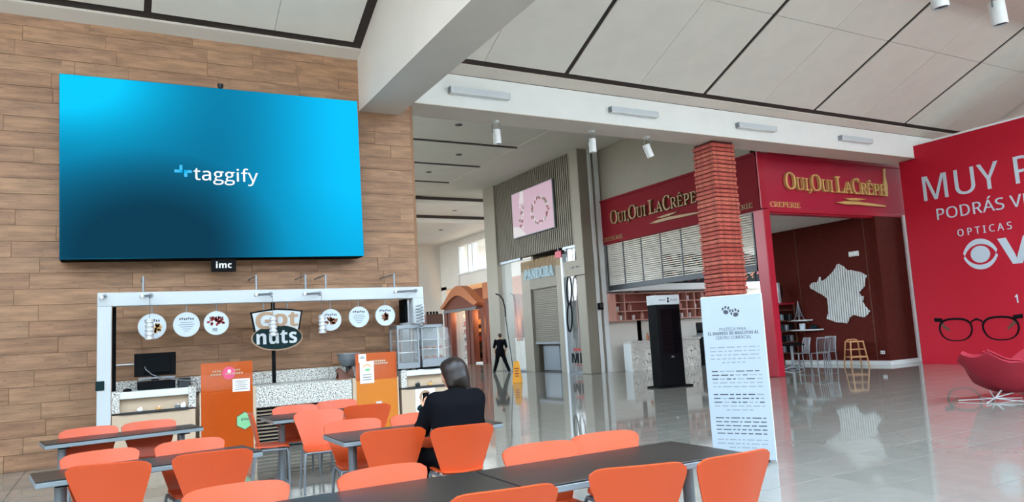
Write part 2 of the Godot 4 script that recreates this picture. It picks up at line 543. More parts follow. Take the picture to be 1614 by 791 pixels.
	mat("logo_green", c8(24, 44, 46), 0.6).metallic_specular = 0.2
	mat("logo_tan", c8(168, 136, 108), 0.5)
	mat("food_brown", c8(150, 92, 60), 0.6)
	mat("food_gold", c8(220, 170, 110), 0.6)
	mat("food_red", c8(150, 50, 44), 0.6)
	mat("leaf_green", c8(110, 190, 120), 0.5)
	mat("yellow_plastic", c8(244, 168, 36), 0.4)
	mat("cable", c8(110, 112, 116), 0.5)
	mat("shade_wood", c8(70, 52, 46), 0.6)
	var tb := noise(1.0, 4, 71)
	tri_tex(mat("table_top", c8(74, 71, 69), 0.33), picture(256, 256, func(x, y):
		var l := 0.55 + tb.get_noise_2d(x * 0.006, y * 0.16) * 0.2
		return Color(l, l * 0.985, l * 0.97)), 0.8)
	mat("table_edge", c8(124, 133, 138), 0.45)
	glass("glass", c8(235, 242, 245), 0.06)
	glass("shop_glass", c8(225, 235, 238), 0.08)
	mat("notice_board", c8(172, 184, 194), 0.6)
	mat("red_fabric", c8(158, 24, 46), 0.8)

# ------------------------------------------------------------------ the hall
const WZ := -12.75
const SLOPE := 0.4552
func slope_y(z: float) -> float: return 6.8 + SLOPE * (z - WZ)

func hall() -> void:
	# floor: grout bed with tiles; near tiles singly, far ones joined
	var fl := struct("floor", span(Vector3(-9, -0.3, -48), Vector3(26, -0.0025, 12)), M.grout)
	var tm := []
	for k in 2: tm.append(one(Vector3(0, -0.003, 0), Vector3(1.193, 0.006, 0.593), 0.0004).mesh())
	var rest := MB.new()
	var cells := []
	for i in range(-8, 22):
		for j in range(-79, 20):
			cells.append([i * 1.2 + 0.13, j * 0.6 - 0.15])
	var near := 0
	for c in cells:
		var p := Vector3(c[0] + 0.6, 0, c[1] + 0.3)
		var ang := atan2(p.x, -p.z)
		var d := Vector2(p.x, p.z).length()
		var shows := p.z < -3.0 and ang > -0.28 and ang < 1.15 and d > 3.4 and not (p.z < -12.9 and p.x < 5.0)
		if shows and d < 15.2 and near < 296:
			var o := obj("tile", tm[0], M["tile%d" % rng.randi_range(0, 2)], fl)
			o.position = p; near += 1
		elif p.x > -9 and p.x < 26:
			rest.box(p + Vector3(0, -0.003, 0), Vector3(1.193, 0.006, 0.593))
	var r := obj("far_tiles", rest, M.tile1, fl)
	r.set_meta("kind", "stuff")
	# plank wall behind the stand
	var wall := struct("wall_back", span(Vector3(-9, 0, -13.15), Vector3(5.03, 6.86, WZ - 0.022)), M.groove)
	var y := 0.0
	var kinds := {}
	while y < 6.8:
		var h := 0.237
		if y + h > 6.86: h = 6.86 - y
		var px := -4.6 - rng.randf() * 0.8
		while px < 5.03:
			var l: float = [0.74, 1.1, 1.35, 1.5][rng.randi_range(0, 3)]
			if px + l > 4.78: l = 5.032 - px
			var key := "%.3f" % l + ("%.3f" % h)
			if not kinds.has(key): kinds[key] = one(Vector3.ZERO, Vector3(l - 0.004, h - 0.004, 0.022), 0.002).mesh()
			var o := obj("plank", kinds[key], M["plank%d" % rng.randi_range(0, 5)], wall)
			o.position = Vector3(px + l / 2, y + h / 2, WZ - 0.011 + rng.randf_range(-0.004, 0.003))
			px += l
		y += 0.237
	struct("trim_1", span(Vector3(5.0, 0, -13.15), Vector3(5.045, 6.1, WZ + 0.004)), M.groove)
	# the white beam over the shops, its pale soffit underneath
	struct("trim_2", span(Vector3(5.03, 6.11, -13.55), Vector3(24, 6.78, WZ)), M.white_paint)
	struct("trim_3", span(Vector3(5.046, 6.095, -13.55), Vector3(24, 6.11, WZ + 0.02)), M.beam_paint)
	struct("wall_over_beam", span(Vector3(-9, 6.78, -13.55), Vector3(24, 8.6, -12.95)), M.cream_paint)
	# left, right and rear walls of the hall with the glazed front behind the camera
	var wl := MB.new()
	wl.box(Vector3(-9.15, 2.75, -1.07), Vector3(0.3, 5.5, 24.15)); wl.box(Vector3(-9.15, 11.5, -1.07), Vector3(0.3, 5.0, 24.15)); wl.box(Vector3(-9.15, 6.5, -10.6), Vector3(0.3, 5.0, 5.1))
	struct("wall_left", wl, M.cream_paint)
	for k in 7:  # unseen windows added in the left wall to brighten the deep beam's face
		var lw := struct("window_%d" % (40 + k), one(Vector3(-9.1, 7.25, -8.0 + 3.1 * k), Vector3(0.16, 3.5, 0.14), 0.01), M.white)
		if k < 6: obj("pane", span(Vector3(-9.12, 5.5, -7.93 + 3.1 * k), Vector3(-9.11, 9.0, -4.97 + 3.1 * k)), M.glass, lw)
	struct("wall_right", span(Vector3(24, 0, -13.55), Vector3(24.3, 14, 11)), M.cream_paint)
	var wf := MB.new(); wf.box(Vector3(7.5, 3.4, 11.15), Vector3(33, 6.8, 0.3)); wf.box(Vector3(7.5, 11.5, 11.15), Vector3(33, 5.0, 0.3))
	struct("wall_front", wf, M.cream_paint)
	for k in 12:
		var w := struct("window_%d" % (k + 1), one(Vector3(-9.0 + 3.0 * k, 7.9, 11.1), Vector3(0.12, 2.2, 0.16), 0.01), M.white)
		if k < 11:
			obj("pane", span(Vector3(-8.94 + 3.0 * k, 6.8, 11.08), Vector3(-6.06 + 3.0 * k, 9.0, 11.09)), M.glass, w)
	# deep beams that cross the hall
	struct("trim_4", span(Vector3(4.0, 5.82, -12.76), Vector3(4.78, 13.5, 11)), M.beam_paint)
	struct("trim_5", span(Vector3(4.78, 8.42, -8.75), Vector3(24, 9.6, -7.9)), M.beam_paint)
	struct("trim_6", span(Vector3(-9, 8.42, -8.75), Vector3(4.0, 9.6, -7.9)), M.beam_paint)

func ceiling_panels() -> void:
	# dark backing that follows the slope, pale boards proud of it
	var n := Vector3(0, 1, -SLOPE).normalized()
	var turn := Basis(Vector3.RIGHT, n, Vector3.RIGHT.cross(n))
	var run := Vector3(0, SLOPE, 1).normalized()
	var b := MB.new()
	var mid := (-12.95 - 7.6) / 2
	var len := 5.35 / run.z
	b.box(Vector3(7.5, slope_y(mid), mid) + n * 0.13, Vector3(33, 0.16, len), 0.0, turn)
	var c := struct("ceiling", b, M.dark_groove)
	# the plain strip along the beam
	var rows := [[-12.76, -12.52, 1], [-12.38, -10.15, 0], [-10.138, -8.0, 0]]
	var xs := [-9.0, -7.37, -5.41, -3.45, -1.49, 0.47, 2.43, 4.4, 6.49, 8.45, 10.41, 12.38, 14.33, 16.28, 18.23, 20.18, 22.1, 24.0]
	for r in rows:
		var z0: float = r[0]; var z1: float = r[1]
		var zc := (z0 + z1) / 2; var l := (z1 - z0) / run.z
		if r[2]:
			var st := MB.new()
			st.box(Vector3(7.5, slope_y(zc), zc) + n * 0.03, Vector3(33, 0.06, l), 0.0, turn)
			obj("ceiling_border", st, M.beam_paint, c)
			continue
		for k in xs.size() - 1:
			var dark_l := k % 2 == 1; var dark_r := k % 2 == 0
			var a: float = xs[k] + (0.055 if dark_l else 0.004); var e: float = xs[k + 1] - (0.055 if dark_r else 0.004)
			if k == 6: e = 3.82
			var p := one(Vector3.ZERO, Vector3(e - a, 0.03, l), 0.004)
			var o := obj("ceiling_panel", p, M.panel_paint, c)
			o.transform = Transform3D(turn, Vector3((a + e) / 2, slope_y(zc), zc) + n * 0.035)
	# flat roof with a long skylight over the hall
	var roof := MB.new()
	roof.box(Vector3(7.5, 9.75, -5.8), Vector3(33.6, 0.3, 4.6))
	roof.box(Vector3(7.5, 9.75, 8.4), Vector3(33.6, 0.3, 5.8))
	struct("roof", roof, M.cream_paint)
	for k in 9:
		var x := -9.0 + 4.125 * k
		var w := struct("skylight_window_%d" % (k + 1), one(Vector3(x, 9.75, 1.0), Vector3(0.2, 0.3, 9.0), 0.01), M.white)
		if k < 8: obj("pane", span(Vector3(x + 0.1, 9.8, -3.5), Vector3(x + 4.025, 9.81, 5.5)), M.glass, w)

func corridor() -> void:
	# the side corridor beyond the beam: ceiling, walls, far end
	var c := MB.new()
	c.box(Vector3(14.0, 8.27, -22.3), Vector3(20, 0.2, 17.6))
	var up := struct("ceiling_corridor", c, M.corridor_paint)
	obj("border", span(Vector3(12.62, 8.15, -31), Vector3(15.8, 8.171, -13.5)), M.corridor_paint, up)
	for z in [-16.2, -19.1, -22.0, -25.0, -28.0]:
		obj("slot", span(Vector3(5.1, 8.145, z - 0.09), Vector3(12.66, 8.172, z + 0.05)), M.dark_groove, up)
	struct("ceiling_step", span(Vector3(5, 7.86, -34.2), Vector3(24, 8.4, -31.1)), M.cream_paint)
	struct("trim_7", span(Vector3(5, 8.02, -31.1), Vector3(16.9, 8.17, -31.0)), M.dark_groove)
	struct("trim_8", span(Vector3(5, 7.72, -34.3), Vector3(17.6, 7.86, -34.2)), M.dark_groove)
	struct("ceiling_far", span(Vector3(5, 7.5, -44.5), Vector3(24, 7.9, -34.3)), M.cream_paint)
	var n_down := 0
	for p in [Vector3(11.06, 8.165, -23.5), Vector3(11.06, 8.165, -26.4), Vector3(9.5, 8.165, -20.1), Vector3(9.0, 8.165, -17.6), Vector3(12.3, 7.855, -32.6), Vector3(15.0, 7.855, -32.7), Vector3(14.2, 7.495, -36.2), Vector3(15.9, 7.495, -36.6), Vector3(14.9, 7.495, -38.4), Vector3(14.2, 7.495, -40.6)]:
		var d := MB.new()
		d.lathe([Vector2(0.07, 0.0), Vector2(0.1, -0.01), Vector2(0.115, -0.01), Vector2(0.12, 0.0)], 20, p)
		d.lathe([Vector2(0.0, 0.006), Vector2(0.07, 0.0)], 20, p)
		var which: String = ["third from the white beam, before the last slots", "fourth from the white beam, near the dark step", "second from the white beam", "first behind the white beam", "left one between the two dark steps", "right one between the two dark steps", "left one just past the second dark step", "right one just past the second dark step", "middle one over the far end", "farthest one over the far end"][n_down]
		n_down += 1
		tag(obj("recessed_downlight", d, M.dark_metal), "dark round ceiling downlight, " + which, "downlight", "downlights in the corridor ceiling")
	# end wall, right side wall with the arch and the tall window
	struct("wall_end", span(Vector3(5, 0, -44.5), Vector3(24, 8, -43.4)), M.cream_paint)
	var w := MB.new()
	w.box(Vector3(18.9, 6.05, -42.0), Vector3(0.4, 2.9, 2.9))
	w.box(Vector3(18.9, 4.98, -35.9), Vector3(0.4, 0.76, 9.4))
	w.box(Vector3(18.9, 7.35, -35.9), Vector3(0.4, 0.5, 9.4))
	w.box(Vector3(18.9, 6.05, -30.4), Vector3(0.4, 2.9, 1.7))
	w.box(Vector3(18.9, 2.4, -43.0), Vector3(0.4, 4.8, 0.8))
	w.box(Vector3(18.9, 2.4, -29.7), Vector3(0.4, 4.8, 0.4))
	struct("wall_corridor_far", w, M.cream_paint)
	var fr := MB.new()
	for z in [-40.5, -39.2, -38.6, -35.3, -33.3, -31.3]: fr.box(Vector3(18.85, 6.22, z), Vector3(0.3, 1.75, 0.14), 0.01)
	fr.box(Vector3(18.8, 5.37, -35.9), Vector3(0.4, 0.1, 9.4), 0.01)
	var wn := struct("window_20", fr, M.white)
	obj("pane", span(Vector3(18.9, 5.4, -40.5), Vector3(18.91, 7.1, -31.3)), M.glass, wn)
	# unseen left side of the corridor, its windows added to let daylight in
	var cl := MB.new(); cl.box(Vector3(4.865, 4.2, -15.6), Vector3(0.33, 8.4, 4.9)); cl.box(Vector3(4.865, 1.7, -31.2), Vector3(0.33, 3.4, 26.4))
	struct("wall_corridor_left", cl, M.cream_paint)
	for k in 9:
		var z := -18.1 - 3.1 * k
		var p := struct("window_%d" % (30 + k), one(Vector3(4.9, 5.9, z), Vector3(0.2, 5.0, 0.2), 0.01), M.white)
		if k < 8: obj("pane", span(Vector3(4.9, 3.4, z - 3.0), Vector3(4.91, 8.4, z - 0.1)), M.glass, p)
	# wall above the shop fronts
	struct("wall_corridor_right", span(Vector3(15.82, 6.2, -21.7), Vector3(16.1, 8.3, -13.9)), M.grey_paint)
	struct("wall_sign_front", span(Vector3(15.8, 4.5, -14.3), Vector3(24, 6.22, -14.03)), M.red_paint)
	struct("wall_sign_side", span(Vector3(15.78, 4.6, -21.6), Vector3(16.05, 6.22, -14.02)), M.red_paint)
	struct("wall_over_shop", span(Vector3(15.82, 6.2, -14.3), Vector3(24, 8.3, -14.02)), M.grey_paint)
	# the two plain piers that frame the jewellery shop and its ribbed panel between them
	struct("pier_1", span(Vector3(14.78, 0, -29.1), Vector3(15.5, 8.17, -28.05), 0.02), M.grey_paint)
	struct("pier_2", span(Vector3(14.82, 0, -22.0), Vector3(15.27, 8.17, -21.45), 0.02), M.grey_paint)
	struct("trim_9", span(Vector3(15.27, 0, -21.85), Vector3(15.42, 8.17, -21.43), 0.01), M.off_white)
	struct("trim_10", span(Vector3(15.42, 0, -21.9), Vector3(15.55, 8.17, -21.5), 0.01), M.grey_paint)
	struct("trim_17", span(Vector3(15.55, 0, -21.85), Vector3(15.75, 8.17, -21.45), 0.01), M.off_white)
	var back := struct("wall_ribbed", span(Vector3(14.92, 4.7, -28.05), Vector3(15.2, 8.17, -21.6)), M.flute_paint)
	var ribs := MB.new()
	var z := -28.0
	while z < -21.6:
		ribs.box(Vector3(14.905, 6.435, z), Vector3(0.05, 3.46, 0.075))
		z += 0.14
	var rb := obj("ribs", ribs, M.flute_paint, back)
	rb.set_meta("kind", "stuff")
	# brick-red pier of stacked slabs
	var pier := struct("pier_3", span(Vector3(13.16, 0, -13.72), Vector3(13.86, 6.1, -13.08)), M.brick_joint)
	var meshes := [one(Vector3.ZERO, Vector3(0.78, 0.086, 0.72), 0.012).mesh(), one(Vector3.ZERO, Vector3(0.755, 0.086, 0.69), 0.01).mesh()]
	var k := 0
	var y := 0.05
	while y < 6.06:
		var o := obj("slab", meshes[k % 2], M["brick%d" % rng.randi_range(0, 2)], pier)
		o.position = Vector3(13.51 + rng.randf_range(-0.008, 0.008), y, -13.4 + rng.randf_range(-0.008, 0.008))
		y += 0.106; k += 1

func crepe_shop_shell() -> void:
	struct("ceiling_shop", span(Vector3(16.0, 4.6, -21.6), Vector3(24, 4.7, -14.1)), M.cream_paint)
	struct("wall_shop_right", span(Vector3(20.6, 0, -18.1), Vector3(20.9, 4.6, -14.02)), M.dark_red_wood)
	struct("wall_shop_front", span(Vector3(20.6, 0, -14.3), Vector3(22.0, 4.6, -13.98)), M.dark_red_wood)
	struct("wall_shop_jog", span(Vector3(20.6, 0, -18.4), Vector3(24, 4.6, -18.1)), M.dark_red_wood)
	struct("wall_shop_back", span(Vector3(15.7, 0, -21.95), Vector3(24, 4.7, -21.7)), M.cream_paint)
	var bb := MB.new()
	bb.box(Vector3(20.58, 0.06, -16.0), Vector3(0.04, 0.12, 4.1)); bb.box(Vector3(21.3, 0.06, -13.96), Vector3(1.46, 0.12, 0.04))
	struct("baseboard_right", bb, M.off_white)
	var seam := MB.new()
	for z in [-14.4, -17.0]: seam.box(Vector3(20.592, 2.3, z), Vector3(0.012, 4.5, 0.02))
	struct("trim_11", seam, M.brown)
	# red posts and the steel jamb at the hoarding
	struct("trim_12", span(Vector3(15.72, 0, -14.32), Vector3(15.98, 4.6, -13.94), 0.02), M.red_paint)
	struct("trim_13", span(Vector3(21.94, 0, -14.1), Vector3(22.06, 4.6, -13.92), 0.01), M.off_white)
	struct("trim_14", span(Vector3(22.06, 0, -14.3), Vector3(24, 4.6, -13.98)), M.black_matt)

# ------------------------------------------------------------------ the video screen and what hangs with it
func screen() -> void:
	var W := 4.53; var H := 2.79
	var t := thing("video_screen", "huge bright blue video screen mounted high on the plank wall", "screen", Vector3(1.576, 4.42, -12.50))
	t.rotation.z = 0.0135
	obj("cabinet", one(Vector3(0, 0, 0.01), Vector3(W + 0.01, H + 0.01, 0.38), 0.01), M.black_matt, t)
	var im := picture(256, 160, func(x, y):
		var u: float = x / 255.0; var v: float = y / 159.0
		var tl := exp(-(pow(u / 0.32, 2) + pow(v / 0.34, 2)))
		var r := clampf((u - 0.42) / 0.58, 0.0, 1.0); r = r * r * (3.0 - 2.0 * r)
		r *= 1.0 - 0.30 * clampf((v - 0.55) / 0.45, 0.0, 1.0)
		var base := Color8(14, 116, 156)
		var dk := clampf(1.25 - pow(pow((u - 0.26) / 0.40, 2) + pow((v - 0.98) / 0.52, 2), 0.75), 0.0, 1.0)
		var col := base.lerp(Color8(15, 62, 86), clampf(dk * 1.15, 0.0, 1.0))
		col = col.lerp(Color8(13, 196, 255), clampf(r * 1.05, 0.0, 1.0))
		return col.lerp(Color8(13, 204, 255), clampf(tl * 1.35, 0.0, 1.0)))
	var m := mat("screen_picture", Color(0.005, 0.005, 0.006), 0.9)
	m.metallic_specular = 0.0
	m.emission_enabled = true; m.emission = Color.WHITE; m.emission_texture = im; m.emission_operator = BaseMaterial3D.EMISSION_OP_MULTIPLY
	m.emission_energy_multiplier = 0.59
	var p := MB.new()
	p.uvquad(Vector3(-W / 2, -H / 2, 0.21), Vector3(W / 2, -H / 2, 0.21), Vector3(W / 2, H / 2, 0.21), Vector3(-W / 2, H / 2, 0.21), Vector3.BACK)
	var dp := obj("display", p, m, t)
	text(dp, "lettering", "taggify", "plain", 0.98, 0.29, 0.004, glow("screen_white", Color.WHITE, 0.6), Transform3D(Basis(), Vector3(0.035, -0.075, 0.212)))
	var k := MB.new()
	var o := Vector3(-0.605, -0.015, 0.214)
	for s in [[-0.068, -0.002, 0.115, 0.044], [-0.032, 0.037, 0.043, 0.122], [0.069, -0.003, 0.113, 0.046], [0.036, -0.036, 0.046, 0.112]]:
		k.box(o + Vector3(s[0], s[1], 0), Vector3(s[2], s[3], 0.004))
	obj("emblem", k, glow("screen_cyan", c8(14, 176, 230), 0.6), dp)
	var l := AreaLight3D.new(); l.name = "screen_light"
	l.area_size = Vector2(W, H); l.light_color = c8(60, 170, 230); l.light_energy = 0.02; l.shadow_enabled = true
	l.position = Vector3(0, 0, 0.24); l.rotation.y = PI; l.set("area_range", 80.0)
	t.add_child(l)
	# small plate under the screen and a camera on top of it
	var q := thing("name_plate", "small black plate reading imc hanging under the video screen", "sign", Vector3(1.565, 2.815, -12.36))
	obj("hanger", one(Vector3(0, 0.25, 0), Vector3(0.2, 0.1, 0.02), 0.003), M.black, q)
	var np := obj("plate", one(Vector3(0, 0.11, 0), Vector3(0.37, 0.235, 0.03), 0.004), M.black, q)
	text(np, "lettering", "imc", "bold", 0.235, 0.105, 0.004, M.white, Transform3D(Basis(), Vector3(0.0, 0.10, 0.016)))
	var sc := thing("dome_camera", "little dome security camera above the top edge of the screen", "camera", Vector3(1.56, 5.93, -12.74))
	obj("bracket", bar(Vector3(0, 0, 0), Vector3(0, 0.01, 0.22), 0.02), M.off_white, sc)
	var d := MB.new(); d.lathe([Vector2(0.0, -0.05), Vector2(0.035, -0.04), Vector2(0.05, 0.0), Vector2(0.05, 0.03), Vector2(0.0, 0.04)], 14, Vector3(0, 0.0, 0.24))
	obj("dome", d, M.dark_metal, sc)

# ------------------------------------------------------------------ the red hoarding on the right
func arc(cx: float, cy: float, rx: float, ry: float, a0: float, a1: float, n := 24) -> Array:
	var o := []
	for k in n + 1:
		var a := deg_to_rad(lerpf(a0, a1, float(k) / n))
		o.append(Vector2(cx + rx * cos(a), cy + ry * sin(a)))
	return o

func hoarding() -> void:
	var t := thing("hoarding", "tall red advertising hoarding with white lettering and black spectacles", "hoarding", Vector3(21.0, 0, -9.0))
	var face := Basis(Vector3.BACK, Vector3.UP, Vector3.LEFT)      # reads towards the hall
	# local x runs along +z of the hall
	t.transform = Transform3D(face, Vector3(21.0, 0, -9.0))
	obj("board", one(Vector3(0.9, 3.04, -0.1), Vector3(10.3, 6.08, 0.2)), M.red_board, t)
	obj("upper_board", one(Vector3(1.07, 6.27, -0.1), Vector3(9.64, 0.39, 0.2)), M.red_board, t)
	obj("top_edge", one(Vector3(1.07, 6.49, -0.1), Vector3(9.64, 0.05, 0.24)), M.white, t)
	var z := func(w: float) -> float: return w + 9.0
	var pale: Material = M.board_blue
	text(t, "headline", "MUY P", "plain", 2.95, 0.74, 0.012, pale, Transform3D(Basis(), Vector3(z.call(-11.13), 5.115, 0)))
	text(t, "headline", "PODRÁS VE", "plain", 2.5, 0.42, 0.012, pale, Transform3D(Basis(), Vector3(z.call(-11.04), 4.36, 0)))
	text(t, "headline", "O P T I C A S", "plain", 1.42, 0.2, 0.012, pale, Transform3D(Basis(), Vector3(z.call(-11.06), 3.69, 0)))
	text(t, "headline", "V", "bold", 0.86, 0.72, 0.012, pale, Transform3D(Basis(), Vector3(z.call(-10.32), 3.02, 0)))
	text(t, "headline", "1", "bold", 0.07, 0.22, 0.012, pale, Transform3D(Basis(), Vector3(z.call(-10.47), 1.74, 0)))
	var e := MB.new()
	var cx: float = z.call(-11.235)
	e.prism(PackedVector2Array(arc(cx, 3.02, 0.255, 0.235, 0, 352, 30)), 0.0, 0.012)
	e.band(arc(cx, 2.84, 0.45, 0.46, 157, 23), arc(cx, 2.85, 0.49, 0.60, 157, 23), 0.0, 0.012, false)
	e.band(arc(cx, 3.19, 0.45, 0.46, 203, 337), arc(cx, 3.18, 0.49, 0.58, 203, 337), 0.0, 0.012, false)
	obj("eye_emblem", e, pale, t)
	# spectacles, printed on the board
	var g := MB.new()
	for s in [-1.0, 1.0]:
		var gx: float = z.call(-11.56) + s * 0.6
		var inn := []; var out := []
		for k in 40:
			var a := TAU * k / 40
			var c := cos(a); var v := sin(a)
			var px := signf(c) * pow(absf(c), 0.75); var py := signf(v) * pow(absf(v), 0.7)
			if py < 0: px *= 1.0 - 0.18 * absf(py)
			inn.append(Vector2(gx + px * 0.43, 0.965 + py * 0.285)); out.append(Vector2(gx + px * 0.475, 0.965 + py * (0.345 if py > 0 else 0.315)))
		g.band(inn, out, 0.0, 0.014)
		g.prism(PackedVector2Array([Vector2(gx + s * 0.36, 1.20), Vector2(gx + s * 0.58, 1.22), Vector2(gx + s * 0.585, 1.33), Vector2(gx + s * 0.34, 1.31)]), 0.0, 0.014)
	var bx: float = z.call(-11.56)
	g.prism(PackedVector2Array([Vector2(bx - 0.16, 1.13), Vector2(bx - 0.1, 1.19), Vector2(bx, 1.215), Vector2(bx + 0.1, 1.19), Vector2(bx + 0.16, 1.13), Vector2(bx + 0.15, 1.21), Vector2(bx, 1.28), Vector2(bx - 0.15, 1.21)]), 0.0, 0.014)
	obj("spectacles", g, M.black, t)
	for s in [-1.0, 1.0]:
		var h := MB.new()
		h.prism(PackedVector2Array([Vector2(bx + s * 1.0, 1.22), Vector2(bx + s * 0.76, 0.98), Vector2(bx + s * 0.80, 0.93), Vector2(bx + s * 1.03, 1.12)]), 0.0, 0.01)
		obj("spectacle_arm", h, M.brown, t)

# ------------------------------------------------------------------ the snack stand
const KZ := -11.9
func stand_frame() -> void:
	var t := thing("stand_portal", "white box-section portal frame around the snack stand under the screen", "frame", Vector3(0, 0, 0))
	obj("post", span(Vector3(-0.185, 0, KZ - 0.2), Vector3(-0.005, 2.27, KZ), 0.008), M.white_gloss, t)
	obj("post", span(Vector3(4.58, 1.83, KZ - 0.2), Vector3(4.785, 2.27, KZ), 0.008), M.white_gloss, t)
	obj("post", span(Vector3(4.6, 0, KZ - 0.76), Vector3(4.785, 2.27, KZ - 0.64), 0.008), M.white_gloss, t)
	obj("top_bar", span(Vector3(-0.185, 2.27, KZ - 0.2), Vector3(4.785, 2.468, KZ), 0.008), M.white_gloss, t)
	for x in [0.03, 4.53]:
		obj("inner_panel", span(Vector3(x - 0.025, 1.06 if x < 1.0 else 1.86, KZ - 0.5), Vector3(x + 0.025, 2.27, KZ - 0.21)), M.black_matt, t)
	obj("clamp", span(Vector3(-0.2, 1.09, KZ), Vector3(-0.09, 1.22, KZ + 0.02), 0.004), M.logo_green, t)
	var ends := [[-0.13, -0.09, 2.385], [0.375, 0.5, 2.385], [1.93, 2.2, 2.37], [2.66, 2.97, 2.365], [4.16, 4.64, 2.37]]
	for k in 5:
		var e: Array = ends[k]
		var a := Vector3(e[0], e[2] - 0.005, KZ + 0.30); var b := Vector3(e[1], e[2] + 0.03, KZ + 0.012)
		if k == 0: a = Vector3(-0.13, 2.385, KZ + 0.10)
		var arm := thing("spot_arm", "slim chrome arm jutting from the stand's white top bar, " + ["at its left corner", "above the first round menu", "above the nut shop sign", "right of the nut shop sign", "by the right corner"][k], "lamp arm", b, 0.0, "")
		obj("rod", bar(Vector3.ZERO, a - b, 0.018), M.steel, arm)
		var hd := MB.new(); hd.lathe([Vector2(0.0, -0.03), Vector2(0.028, -0.028), Vector2(0.035, 0.0), Vector2(0.026, 0.03), Vector2(0, 0.034)], 14, a - b)
		obj("lamp_head", hd, M.chrome, arm)
		var pl := MB.new(); pl.tube(Vector3(0, 0, -0.012), Vector3(0, 0, 0.004), 0.035, 0.035, 14)
		obj("wall_plate", pl, M.steel, arm)
	for x in [0.40, 2.0, 2.77, 3.1, 4.29]:
		obj("hanger_rod", bar(Vector3(x, 2.46, KZ - 0.1), Vector3(x, 2.70, KZ - 0.1), 0.018), M.steel, t)
		obj("hanger_rod", bar(Vector3(x, 2.70, KZ - 0.1), Vector3(x, 2.70, WZ), 0.014), M.steel, t)

func counter(called: String, label: String, x0: float, x1: float, z0: float) -> Node3D:
	var t := thing(called, label, "counter", Vector3((x0 + x1) / 2, 0, z0))
	var w := x1 - x0
	obj("body", span(Vector3(-w / 2 + 0.005, 0, -0.62), Vector3(w / 2 - 0.005, 0.72, -0.012), 0.004), M.cream, t)
	obj("niche_back", span(Vector3(-w / 2 + 0.1, 0.75, -0.62), Vector3(w / 2 - 0.1, 0.94, -0.10)), M.cream, t)
	obj("countertop", span(Vector3(-w / 2 + 0.1, 0.94, -0.62), Vector3(w / 2 - 0.1, 1.04, 0.0), 0.006), M.off_white, t)
	for s in [-1.0, 1.0]:
		obj("granite_end", one(Vector3(s * (w / 2 - 0.05), 0.9, -0.3), Vector3(0.1, 0.31, 0.62), 0.004), M.granite, t)
	obj("ledge", span(Vector3(-w / 2 + 0.1, 0.722, -0.6), Vector3(w / 2 - 0.1, 0.75, 0.02), 0.004), M.dark_metal, t)
	return t

